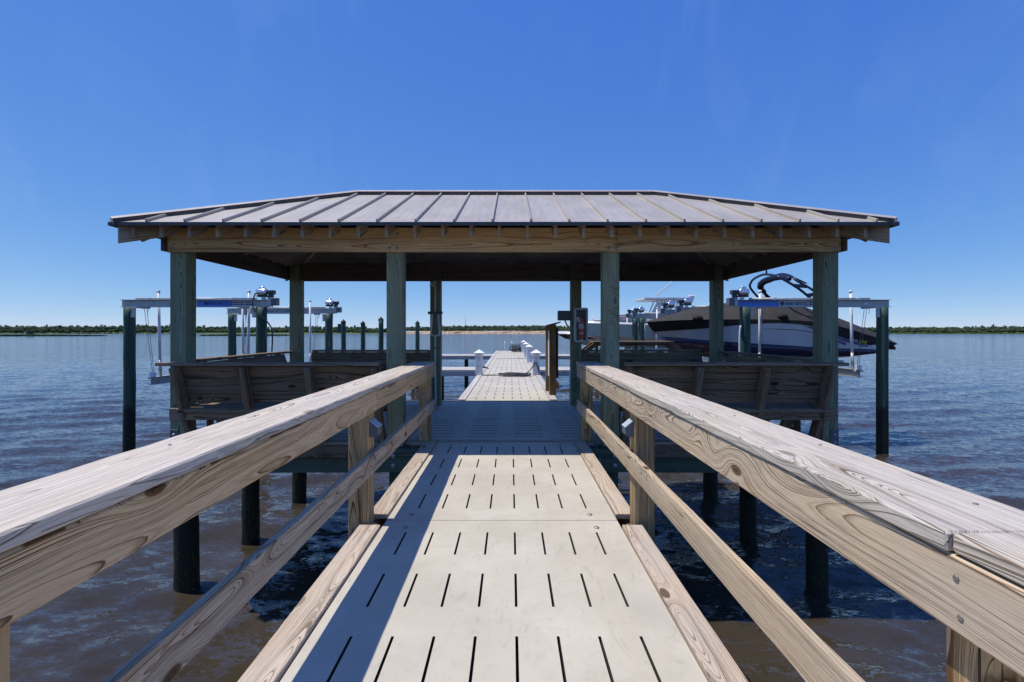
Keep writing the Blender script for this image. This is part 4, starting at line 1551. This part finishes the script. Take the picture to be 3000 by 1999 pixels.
t = thing('switch_box', 'blue grey electrical box beside the fire extinguisher cabinet', 'electrical box', (1.0, PB + .02, 1.64))
b = box('housing', 0.868, 1.10, PB - .05, PB + .09, 1.555, 1.735, M_grbox, t, 0.006)
box('lid', 0.862, 0.872, PB - .045, PB + .085, 1.56, 1.73, M_lens, t, 0.003)
rod('conduit', (0.0 + 1.00, PB + .02, 1.555), (1.085, PB + .02, 1.36), 0.014, M_pvc, t, 8)
# white conduit beside that post
tag(tube('conduit', [(1.075, 8.78, 0.34), (1.072, 8.78, 0.6), (1.072, 8.78, 0.62)], 0.016, M_pvc), 'short upright white conduit in front of the far right middle post', 'pipe')

# black wires dangling at rail posts
tag(tube('wire', [(LI - .02, 5.895, 0.36), (LI - .015, 5.89, 0.2), (LI - .01, 5.88, 0.05), (LI + .0, 5.86, -0.05)], 0.004, M_black, None, 5, 4), 'thin black wire hanging down the left far railing post', 'wire')
tag(tube('wire', [(RI + .075, 5.895, 0.36), (RI + .075, 5.89, 0.15), (RI + .07, 5.87, -0.05)], 0.004, M_black, None, 5, 4), 'thin black wire hanging down the right far railing post', 'wire')
tag(tube('power_cable', [(RI + .17, 5.84, 0.10), (RI + .16, 5.82, -0.02), (RI + .165, 5.60, -0.12), (RI + .17, 5.58, -0.28)], 0.016, M_grbox, None, 8, 5), 'thick grey cable bending down under the right end of the boardwalk', 'cable')

# ------------------------------------------------------------------ free standing mooring piles
cap_bm = bmesh.new()
lathe_bm(cap_bm, (0, 0, 0), [(0.145, -0.03), (0.145, 0.02), (0.02, 0.17), (0.005, 0.18)], 16)
cap_me = bm_mesh('pile_cap', cap_bm)
cap_me.materials.append(M_black)
for (px, py, d, lab) in ((1006, 945, 27.0, 'green mooring pile with pointed black cap, leftmost of the four behind the pavilion'),
                         (1063, 949, 29.0, 'green mooring pile with pointed black cap, second from left behind the pavilion'),
                         (1116, 938, 25.5, 'green mooring pile with pointed black cap, just left of the left middle post'),
                         (1223, 948, 30.0, 'green mooring pile with pointed black cap, between the two left middle posts')):
    X = (px - 1497) / 1417 * d
    Z = 1.35 + (972 - py) / 1417 * d
    t = thing('mooring_pile', lab, 'pile', (X, d, WATER_Z), 'capped mooring piles in the river')
    pile('shaft', t, X, d, Z, 0.145, int(px), 0.125)
    obj('pile_cap', cap_me, None, t, Matrix.Translation((X, d, Z)))

# ------------------------------------------------------------------ boat lifts
def ibeam_me(L, h, w, tf=0.012, tw=0.010):
    bm = bmesh.new()
    bx(bm, -L / 2, L / 2, -w / 2, w / 2, h / 2 - tf, h / 2)
    bx(bm, -L / 2, L / 2, -w / 2, w / 2, -h / 2, -h / 2 + tf)
    bx(bm, -L / 2, L / 2, -tw / 2, tw / 2, -h / 2 + tf, h / 2 - tf)
    return bm_mesh('ibeam', bm)


def ibeam(name, A, B, h, w, parent):
    return obj(name, ibeam_me((Vector(B) - Vector(A)).length, h, w), M_alu, parent, frame(A, B, (0, 0, 1)))


def motor(parent, x, y, z, s):
    """gear motor on the end of a top beam; s=+1: the end points to +x"""
    P = lambda u, v, w: (x + s * u, y + v, z + w)
    def bb(name, u0, u1, v0, v1, w0, w1, mat, par):
        a, b = sorted((x + s * u0, x + s * u1))
        return box(name, a, b, y + v0, y + v1, z + w0, z + w1, mat, par, 0.006)
    bm = bmesh.new()
    a, b = (-0.30, -0.02)
    prof = [(0.045, 0.0), (0.088, 0.015), (0.095, 0.04), (0.095, 0.22), (0.088, 0.26), (0.05, 0.28)]
    lathe_bm(bm, (x - s * 0.30 if s > 0 else x + 0.02, y, z + 0.29), prof, 18, 'X')
    m = obj('motor', bm_mesh('motor', bm), M_motor, parent)
    bm = bmesh.new()
    lathe_bm(bm, (x - s * 0.16 - 0.065, y, z + 0.40), [(0.030, 0), (0.042, 0.01), (0.042, 0.12), (0.03, 0.13)], 12, 'X')
    obj('capacitor_cover', bm_mesh('capacitor_cover', bm), M_motor, m)
    bb('motor_base', -0.27, 0.02, -.07, .07, 0.165, 0.20, M_dkmetal, m)
    g = bb('gearbox', -0.02, 0.16, -.075, .075, 0.235, 0.34, M_dkmetal, parent)
    bb('gear_flange', 0.02, 0.12, -.055, .055, 0.15, 0.236, M_dkmetal, g)
    bb('pulley_housing', 0.0, 0.10, -.06, .06, -0.08, 0.15, M_alu, parent)
    bb('gear_cover', 0.102, 0.25, -.10, .08, -0.05, 0.14, M_grbox, parent)
    rod('drive_shaft', P(-0.30, .0, 0.125), P(-3.4, .0, 0.125), 0.022, M_alu, parent, 8)
    for q in (-.12, -.95, -2.2, -3.1):
        bb('shaft_bearing', q - .05, q + .05, -.035, .035, 0.103, 0.155, M_pvc, parent)


def boat_lift(name, label, xa, xb, y0, y1, zb, zc, s, full=True, seed=1, poles=True):
    """two top beams along x at y0,y1 between piles at xa,xb; the motor is at the end on side s; cradle beams along y at height zc"""
    t = thing(name, label, 'boat lift', ((xa + xb) / 2, (y0 + y1) / 2, WATER_Z), 'four pile boat lifts beside the dock')
    xm = xb if s > 0 else xa
    for yi, y in enumerate((y0, y1)):
        tb = ibeam('top_beam', (xa - .05, y, zb), (xb + .05, y, zb), 0.19, 0.16, t)
        for xp in (xa + .13, xb - .13):
            pile('pile', t, xp, y, zb - 0.10, 0.135, seed * 17 + int(xp * 3 + y), 0.128)
            d = 1 if xp < (xa + xb) / 2 else -1
            box('bracket', xp + d * .10 if d > 0 else xp - .20, xp + .20 if d > 0 else xp - .10, y - .08, y - .055, zb - .36, zb - .11, M_alu, t, 0.004)
            box('bracket', min(xp, xp + d * .26), max(xp, xp + d * .26), y - .085, y + .085, zb - .118, zb - .097, M_alu, t, 0.003)
        motor(t, xm + s * .05, y, zb, s)
        # cable sheaves and cables
        for xc in (xa + .55, xb - .55):
            box('sheave_block', xc - .09, xc + .09, y - .05, y + .05, zb - .135, zb - .098, M_alu, t, 0.003)
            for q in (-.03, .035):
                rod('cable', (xc + q, y, zb - .13), (xc + q * .6 + (.12 if xc < (xa + xb) / 2 else -.12), y + (.12 if yi == 0 else -.12), zc + .10), 0.006, M_cable, t, 5)
            if full:
                tube('cable_tail', [(xc + .09, y - .02, zb - .13), (xc + .085, y - .03, zb - .2), (xc + .06, y - .03, zb - .27)], 0.005, M_cable, t, 5, 3)
    for xc in (xa + .67, xb - .67):
        cb = ibeam('cradle_beam', (xc, y0 + .02, zc), (xc, y1 - .02, zc), 0.20, 0.15, t)
        for y, d in ((y0 + .08, 1), (y1 - .08, -1)):
            box('cable_block', xc - .05, xc + .05, y - .04, y + .06, zc + .10, zc + .22, M_pvc, t, 0.004)
            rod('pin', (xc - .12, y, zc + .06), (xc + .12, y, zc + .06), 0.015, M_alu, t, 6)
            if poles:
                xo = xc + (.22 if xc < (xa + xb) / 2 else -.05)
                yo = y + d * .25
                lean = random.uniform(-.06, .06)
                g = rod('guide_pole', (xc + .02, yo, zc + .10), (xc + .02 + lean, yo, zb + 0.33), 0.034, M_pvc, t, 14)
                rod('pole_foot', (xc + .02, yo, zc + .10), (xc + .02 + lean * .2, yo, zc + .52), 0.037, M_alu, t, 14)
                rod('pole_top', (xc + .02 + lean, yo, zb + .30), (xc + .02 + lean, yo, zb + .37), 0.040, M_pvc, t, 14)
    for y in ((y0 * .68 + y1 * .32), (y0 * .32 + y1 * .68)):
        plank('bunk', (xa + .3, y, zc + .20), (xb - .3, y, zc + .20), 0.18, 0.14, M_lens, t)
    return t


def maker(parent, x, y, z, size, decal=None, ink=None):
    """lettering on the web of a top beam"""
    ink = ink or M_ink
    M = Matrix.Translation((x + size * 1.25, y, z - size * .36)) @ Matrix.Rotation(R(90), 4, 'X')
    text('lettering', 'BOAT LIFT U.S.', size, ink, parent, M, 0.82)
    bm = bmesh.new()
    n = 14
    vs = [bm.verts.new((x + size * .5 + size * .5 * (1 if i % 2 == 0 else .86) * math.cos(6.2832 * i / n), y - .001, z + size * .5 * (1 if i % 2 == 0 else .86) * math.sin(6.2832 * i / n))) for i in range(n)]
    bm.faces.new(vs)
    obj('emblem', bm_mesh('emblem', bm), ink, parent)
    for k in range(2):
        for (a, b) in ((7.0, 10.6), (11.0, 12.6 + k)):
            bm = bmesh.new()
            zz = z + size * (.22 - k * .55)
            bm.faces.new([bm.verts.new(p) for p in ((x + a * size, y - .001, zz), (x + b * size, y - .001, zz), (x + b * size, y - .001, zz + size * .22), (x + a * size, y - .001, zz + size * .22))])
            obj('lettering', bm_mesh('lettering', bm), ink, parent)


l1 = boat_lift('boat_lift', 'empty aluminium boat lift on green piles left of the pavilion', -9.92, -6.27, 12.4, 17.0, 2.07, 0.08, 1, True, 1)
box('decal', -8.04, -7.16, 12.394 - .002, 12.394, 1.99, 2.15, M_blue, l1, 0)
maker(l1, -7.86, 12.388, 2.07, 0.095)
maker(l1, -8.62, 16.994, 2.07, 0.095)
tube('power_cable', [(-6.50, 12.30, 2.33), (-6.55, 12.26, 2.1), (-6.50, 12.24, 1.90), (-6.32, 12.24, 1.72), (-6.16, 12.30, 1.55), (-6.12, 12.40, 1.3), (-6.14, 12.40, 0.6), (-6.14, 12.4, 0.0)], 0.018, M_dkmetal, l1, 8, 5)
box('switch_box', -6.06, -5.94, 16.9, 17.0, 1.3, 1.62, M_dkmetal, l1)
r1_ = boat_lift('boat_lift', 'nearest right boat lift, carrying the covered wake boat', 5.85, 9.64, 12.4, 16.3, 2.07, 0.27, -1, True, 2)
box('decal', 5.80, 6.86, 12.392, 12.394, 1.99, 2.15, M_blue, r1_, 0)
maker(r1_, 6.90, 12.388, 2.07, 0.105)
box('plate', 9.05, 9.16, 12.391, 12.394, 2.04, 2.10, M_white, r1_, 0)
tube('conduit', [(5.83, 12.28, 1.5), (5.80, 12.27, 1.2), (5.80, 12.27, 0.4), (5.80, 12.27, -0.2)], 0.022, M_pvc, r1_, 8, 4)
boat_lift('boat_lift', 'middle right boat lift with no boat on it, behind the wake boat', 5.85, 9.64, 18.0, 22.1, 2.07, 0.27, -1, False, 3)
boat_lift('boat_lift', 'farthest right boat lift, carrying the pale aqua console boat', 5.85, 9.9, 23.4, 27.5, 2.07, 0.27, -1, False, 4)

# ------------------------------------------------------------------ boats
def loft(name, lines, mat, parent, yc, smooth=True, cap_end=False, thick=0.0, sub=3, mirror=True):
    """surface between polylines given as (X,halfbeam,Z) lists, mirrored about y=yc"""
    bm = bmesh.new()
    L = [smooth_pts(l, sub) for l in lines]
    for sg in ((-1, 1) if mirror else (-1,)):
        G = [[bm.verts.new((p.x, yc + sg * p.y, p.z)) for p in l] for l in L]
        for a, b in zip(G, G[1:]):
            for i in range(len(a) - 1):
                try:
                    f = bm.faces.new((a[i], a[i + 1], b[i + 1], b[i]))
                    f.smooth = smooth
                except ValueError:
                    pass
    bmesh.ops.remove_doubles(bm, verts=bm.verts, dist=0.002)
    if cap_end:
        es = [e for e in bm.edges if e.is_boundary]
        bmesh.ops.holes_fill(bm, edges=es, sides=0)
    return obj(name, bm_mesh(name, bm), mat, parent)


Z3 = lambda xs, bs, zs: list(zip(xs, bs, zs))
YC = 14.6
wb = thing('wake_boat', 'grey and navy wake boat under a charcoal cover on the nearest right lift', 'boat', (7.6, YC, 0.5))
ridge = Z3([4.10, 4.9, 5.5, 6.2, 7.2, 8.2, 9.07, 9.92, 10.95], [0.0, .05, .08, .1, .12, .12, .1, .1, .05], [1.66, 1.90, 2.06, 2.16, 2.32, 2.25, 2.0, 1.72, 1.24])
shl = Z3([4.09, 4.75, 5.45, 6.3, 7.3, 8.25, 9.08, 9.9, 10.98], [0.0, .33, .58, .72, .78, .78, .74, .70, .55], [1.65, 1.78, 1.92, 1.99, 2.12, 2.05, 1.83, 1.55, 1.14])
crease = Z3([4.08, 4.6, 5.4, 6.4, 7.4, 8.3, 9.1, 9.9, 10.95], [0.0, .5, .95, 1.15, 1.22, 1.22, 1.18, 1.1, .92], [1.64, 1.67, 1.69, 1.69, 1.68, 1.63, 1.5, 1.28, 1.00])
skirt = Z3([4.3, 4.75, 5.45, 6.4, 7.4, 8.35, 9.15, 10.0, 10.70], [.0, .42, .9, 1.16, 1.235, 1.235, 1.195, 1.12, .98], [1.34, 1.38, 1.44, 1.54, 1.585, 1.49, 1.20, .97, .93])
side0 = Z3([4.3, 4.75, 5.45, 6.4, 7.4, 8.35, 9.15, 10.0, 10.40], [.0, .40, .88, 1.14, 1.215, 1.215, 1.18, 1.11, 1.08], [1.36, 1.40, 1.46, 1.56, 1.60, 1.51, 1.22, 1.0, .96])
color = Z3([4.47, 4.9, 5.55, 6.45, 7.4, 8.35, 9.15, 9.9, 10.36], [.0, .36, .85, 1.12, 1.2, 1.2, 1.17, 1.12, 1.1], [1.2, 1.17, 1.11, 1.04, .985, .925, .885, .865, .855])
chine = Z3([4.75, 5.15, 5.75, 6.5, 7.4, 8.35, 9.1, 9.8, 10.24], [.0, .28, .7, .98, 1.08, 1.1, 1.1, 1.08, 1.06], [1.0, .94, .86, .8, .76, .73, .72, .71, .74])
keel = Z3([5.1, 5.5, 6.0, 6.6, 7.4, 8.3, 9.0, 9.6, 10.05], [0] * 9, [.75, .65, .57, .53, .52, .52, .53, .54, .57])
loft('hull_side', [side0, color], M_gel_g, wb, YC)
loft('hull_bottom', [color, chine, keel], M_gel_n, wb, YC, cap_end=True)
loft('cover', [ridge, shl, crease], M_canvas, wb, YC)
loft('cover_skirt', [crease, skirt], M_canvask, wb, YC)
bm = bmesh.new()
lathe_bm(bm, (0, 0, 0), [(0.01, -.5), (.4, -.42), (.5, 0), (.4, .42), (.01, .5)], 12)
# rounded stern wrapped in black cover, swim platform below it
bm.free()
bm = bmesh.new()
pts = [(10.55, .97, 1.07), (10.80, .93, .98), (10.98, .80, .90), (10.98, .80, .83), (10.75, .90, .84), (10.3, 1.0, .86)]
A = [[bm.verts.new((x, YC + s * b, z)) for x, b, z in pts] for s in (-1, 1)]
for i in range(len(pts) - 1):
    bm.faces.new((A[0][i], A[0][i + 1], A[1][i + 1], A[1][i]))
bm.faces.new(A[0])
bm.faces.new(A[1][::-1])
obj('swim_platform', bm_mesh('swim_platform', bm), M_canvask, wb)
box('rudder', 9.62, 9.72, YC - .03, YC + .03, .25, .56, M_dkmetal, wb)


def hullpt(s, tt, off=0.006):
    i = min(int(s), 7)
    f = s - i
    p = Vector(side0[i]).lerp(Vector(side0[i + 1]), f)
    q = Vector(color[i]).lerp(Vector(color[i + 1]), f)
    v = p.lerp(q, tt)
    return (v.x, YC - v.y - off, v.z)


for nm, quad in (('stripe', ((4.75, .06), (6.1, .12), (6.1, .34), (5.4, .16))), ('stripe', ((5.4, .28), (6.2, .45), (6.2, .72), (5.9, .55))), ('stripe', ((6.1, .12), (7.0, .30), (7.0, .62), (6.1, .34)))):
    bm = bmesh.new()
    q0, q1, q2, q3 = quad
    n = 8
    ra, rb = [], []
    for k in range(n + 1):
        u = k / n
        ra.append(bm.verts.new(hullpt(q0[0] + (q1[0] - q0[0]) * u, q0[1] + (q1[1] - q0[1]) * u, .012)))
        rb.append(bm.verts.new(hullpt(q3[0] + (q2[0] - q3[0]) * u, q3[1] + (q2[1] - q3[1]) * u, .012)))
    for k in range(n):
        bm.faces.new((ra[k], ra[k + 1], rb[k + 1], rb[k]))
    obj(nm, bm_mesh(nm, bm), M_gel_p, wb)
tube('rub_line', [hullpt(s_, 0.28, .008) for s_ in (3.6, 4.2, 4.8, 5.4, 6.0, 6.6)], 0.008, M_gel_k, wb, 6, 3)
text('lettering', '210', 0.125, M_lime, wb, Matrix.Translation((9.62, YC - 1.195, 1.045)) @ Matrix.Rotation(R(10), 4, 'Y') @ Matrix.Rotation(R(90), 4, 'X'), 1.25, 0.002, 0.2)
for k, (x0, w) in enumerate(((9.36, .07), (9.45, .06), (9.53, .06))):
    bm = bmesh.new()
    bm.faces.new([bm.verts.new((x0 + a, YC - 1.196, 1.115 - k * .018 + b)) for a, b in ((0, 0), (w, -.012), (w + .02, .035), (.03, .045))])
    obj('lettering', bm_mesh('lettering', bm), M_gel_g, wb)
rng_ = random.Random(4)
for (x0, x1, z0) in ((5.35, 6.35, 1.0), (5.7, 6.1, .83)):
    n = 12 if z0 > .9 else 5
    for k in range(n):
        xx = x0 + (x1 - x0) * k / n
        i = 0
        while i < 7 and chine[i + 1][0] < xx:
            i += 1
        f = (xx - chine[i][0]) / (chine[i + 1][0] - chine[i][0])
        yb_ = chine[i][1] + (chine[i + 1][1] - chine[i][1]) * f
        obj('hull_lettering', bm_mesh('hull_lettering', box_bm(rng_.uniform(.02, .05), .004, rng_.uniform(.012, .03), 0)), M_gel_g, wb, Matrix.Translation((xx, YC - yb_ - .10, z0 - .05 * (k / n))))
for (x, b, z) in ((5.28, 0.93, 1.72), (7.55, 1.16, 1.76)):
    bm = bmesh.new()
    bmesh.ops.create_uvsphere(bm, u_segments=16, v_segments=8, radius=1)
    bmesh.ops.scale(bm, vec=(.15, .10, .085), verts=bm.verts)
    obj('cover_bulge', bm_mesh('cover_bulge', bm, True), M_canvask, wb, Matrix.Translation((x, YC - b, z)))
# wake tower
M_tower = m_simple('navy_tower_tube', (0.012, 0.016, 0.045), 0.35, 0.2)
tube('tower_arch', [(8.45, 15.75, 1.75), (8.25, 15.72, 2.2), (7.78, 15.68, 2.74), (7.72, 15.55, 2.93), (7.66, 15.2, 3.02), (7.62, 14.6, 3.07), (7.6, 14.0, 2.98), (7.62, 13.7, 2.88), (8.0, 13.52, 2.58), (8.36, 13.47, 2.26), (8.75, 13.47, 1.85)], 0.035, M_tower, wb, 10, 5)
tube('tower_arch', [(8.75, 15.75, 1.75), (8.53, 15.72, 2.2), (8.02, 15.62, 2.80), (7.98, 15.4, 2.95), (8.1, 15.0, 3.05), (8.19, 14.6, 3.09), (8.12, 14.0, 2.95), (8.12, 13.75, 2.80), (8.45, 13.52, 2.50), (8.72, 13.47, 2.18), (9.05, 13.47, 1.7)], 0.032, M_tower, wb, 10, 5)
for (a, b) in (((8.05, 15.70, 2.42), (8.33, 15.68, 2.42)), ((7.92, 13.55, 2.64), (8.32, 13.6, 2.62)), ((8.26, 13.48, 2.36), (8.55, 13.5, 2.40))):
    plank('tower_plate', a, b, 0.02, 0.10, M_tower, wb)
tube('rolled_bimini', [(8.36, 15.6, 2.42), (8.12, 15.5, 2.62), (7.96, 15.42, 2.76), (7.92, 15.2, 2.90), (8.0, 14.8, 2.97), (8.05, 14.3, 2.96), (8.05, 13.95, 2.86)], [0.03, 0.07, 0.10, 0.10, 0.085, 0.07, 0.05], M_tower, wb, 10, 5)
for dy in (0, .06):
    rod('bimini_strut', (8.10, 15.45 + dy, 2.62), (8.42, 15.55 + dy, 2.38), 0.012, M_tower, wb, 6)
    rod('bimini_strut', (8.1, 13.95 + dy, 2.95), (8.42, 13.75 + dy, 2.72), 0.012, M_tower, wb, 6)
rod('mast_light', (7.66, 14.5, 3.05), (7.66, 14.5, 3.27), 0.03, M_tower, wb, 8, 0.02)


def simple_hull(t, yc, x0, x1, beam, zs, zk, m_side, m_low, m_deck, split=0.45, rake=0.9, sheer=0.25):
    N_ = 8
    L = x1 - x0
    us = [0, .06, .15, .28, .45, .65, .85, 1]
    bb = [0, .34, .62, .84, .97, 1, .98, .94]
    H = zs - zk
    mk = lambda xoff, bf, zf: [(x0 + xoff * (1 - u) ** 1.5 + u * (L - xoff * 0) , bf * beam / 2 * b, zf(u)) for u, b in zip(us, bb)]
    top = [(x0 + u * L, beam / 2 * b, zs + sheer * (1 - u) ** 2) for u, b in zip(us, bb)]
    mid = [(x0 + u * L + rake * split * (1 - u) ** 2, beam / 2 * b * (.86 if u < .3 else .95), zs - H * split + sheer * .7 * (1 - u) ** 2) for u, b in zip(us, bb)]
    chi = [(x0 + u * L + rake * .82 * (1 - u) ** 2, beam / 2 * b * (.62 if u < .3 else .88), zk + H * (.22 + .28 * (1 - u) ** 2)) for u, b in zip(us, bb)]
    kee = [(x0 + u * L + rake * 1.15 * (1 - u) ** 2, 0, zk + H * .22 * (1 - u) ** 4) for u, b in zip(us, bb)]
    loft('hull_side', [top, mid], m_side, t, yc)
    loft('hull_bottom', [mid, chi, kee], m_low, t, yc, cap_end=False)
    dk = [(p[0], p[1] * 1.005, p[2] + .05) for p in top]
    dk0 = [(p[0] - .005, p[1] * 1.012 + .004, p[2] - .035) for p in top]
    cl = [(p[0] + .02, 0, p[2] + .10) for p in top]
    loft('gunwale', [dk0, dk, cl], m_deck, t, yc)
    # transom
    bm = bmesh.new()
    for s in (-1, 1):
        v = [bm.verts.new((l[-1][0], yc + s * l[-1][1], l[-1][2])) for l in (top, mid, chi, kee)]
        v.append(bm.verts.new((top[-1][0], yc, top[-1][2])))
        bm.faces.new(v)
    obj('transom', bm_mesh('transom', bm), m_side, t)
    return top


# pale aqua centre console
YB = 25.5
cb = thing('console_boat', 'pale aqua centre console boat with white hardtop on the farthest right lift', 'boat', (8, YB, 0.6))
simple_hull(cb, YB, 3.35, 12.6, 2.9, 1.62, 0.45, M_gel_a, M_gel_w, M_gel_w, 0.55, 1.15, 0.22)
text('lettering', 'Tw', 0.34, M_redink, cb, Matrix.Translation((7.02, YB - 1.50, 1.18)) @ Matrix.Rotation(R(90), 4, 'X'), 1.0, 0.01)
bm = box_bm(2.5, 1.9, 0.13, 0.05, 2)
obj('hardtop', bm_mesh('hardtop', bm), M_gel_w, cb, Matrix.Translation((8.0, YB, 3.02)))
for s in (-1, 1):
    for (xa_, xb_, xt) in ((7.15, 7.75, 0), (7.45, 7.95, 0), (8.0, 8.35, 0), (8.3, 8.55, 0)):
        rod('top_leg', (xa_, YB + s * .62, 1.6), (xb_, YB + s * .75, 2.96), 0.035, M_pvc, cb, 8)
bm = box_bm(.62, 1.2, .03, .01)
obj('windscreen', bm_mesh('windscreen', bm), M_lens, cb, Matrix.Translation((7.72, YB, 2.62)) @ Matrix.Rotation(R(-62), 4, 'Y'))
box('console', 7.2, 8.3, YB - .5, YB + .5, 1.55, 2.25, M_gel_w, cb, .05)
box('seat_back', 8.5, 8.75, YB - .5, YB + .5, 1.6, 2.35, M_gel_w, cb, .05)
for k in range(5):
    rod('rod_holder', (9.05 + k * .06, YB - .8, 2.95), (9.12 + k * .06, YB - .8, 3.22), 0.028, M_pvc, cb, 8)
tube('hardtop_rail', [(8.2, YB - .8, 2.8), (8.7, YB - .85, 2.86), (9.3, YB - .85, 2.9)], 0.03, M_pvc, cb)
for s in (-1, 1):
    rod('outrigger', (7.5 + .15 * s, YB + s * .8, 3.1), (10.2 + .15 * s, YB + s * 1.3, 5.4), 0.022, M_pvc, cb, 6)
for k, (dx, h) in enumerate(((0.35, .16), (0.75, .2), (1.2, .18), (1.7, .14))):
    rod('bow_rail_post', (3.5 + dx, YB - .2 - dx * .25, 1.9), (3.5 + dx, YB - .2 - dx * .25, 1.95 + h), 0.02, M_pvc, cb, 6)
tube('bow_rail', [(3.6, YB - .1, 2.02), (3.9, YB - .25, 2.1), (4.3, YB - .36, 2.12), (4.8, YB - .5, 2.1), (5.3, YB - .62, 2.0)], 0.02, M_pvc, cb, 6)
bm = bmesh.new()
cyl_bm(bm, (3.62, YB - .05, 1.86), (3.68, YB - .05, 2.18), .05, .02, 8)
cyl_bm(bm, (3.45, YB - .05, 1.92), (3.9, YB - .05, 1.95), .035, .035, 8)
obj('anchor', bm_mesh('anchor', bm), M_black, cb)

# pilothouse boat farther out, black topsides with white deck
YD = 32.0
pb_ = thing('pilothouse_boat', 'white boat with black sides and a pilothouse, behind the aqua boat', 'boat', (8, YD, 0.4))
simple_hull(pb_, YD, 2.95, 12.6, 3.0, 1.10, 0.30, M_gel_k, M_gel_w, M_gel_w, 0.38, 1.6, 0.14)
box('pilothouse', 6.9, 9.2, YD - .95, YD + .95, 1.1, 2.35, M_gel_w, pb_, .06)
box('house_roof', 6.6, 9.4, YD - 1.1, YD + 1.1, 2.36, 2.48, M_gel_w, pb_, .04)
for k in range(3):
    box('window', 7.1 + k * .68, 7.65 + k * .68, YD - .965, YD - .945, 1.75, 2.22, M_glass, pb_, .004)
for xs_ in (3.9, 4.6, 5.4):
    rod('bow_rail_post', (xs_, YD - .5 - (xs_ - 3.9) * .3, 1.25), (xs_, YD - .5 - (xs_ - 3.9) * .3, 1.75), 0.02, M_pvc, pb_, 6)
t = thing('boat_cradle', 'dark cradle with piles under the farther white boat', 'boat lift', (8, YD, WATER_Z))
for x in (6.0, 9.4):
    for y in (YD - 1.9, YD + 1.9):
        pile('pile', t, x, y, 1.95, 0.13, int(x * 7 + y), 0.125)
    ibeam('cradle_beam', (x + .2, YD - 1.9, .15), (x + .2, YD + 1.9, .15), .2, .15, t)
for y in (YD - 1.9, YD + 1.9):
    ibeam('top_beam', (5.8, y, 2.05), (9.6, y, 2.05), .19, .15, t)
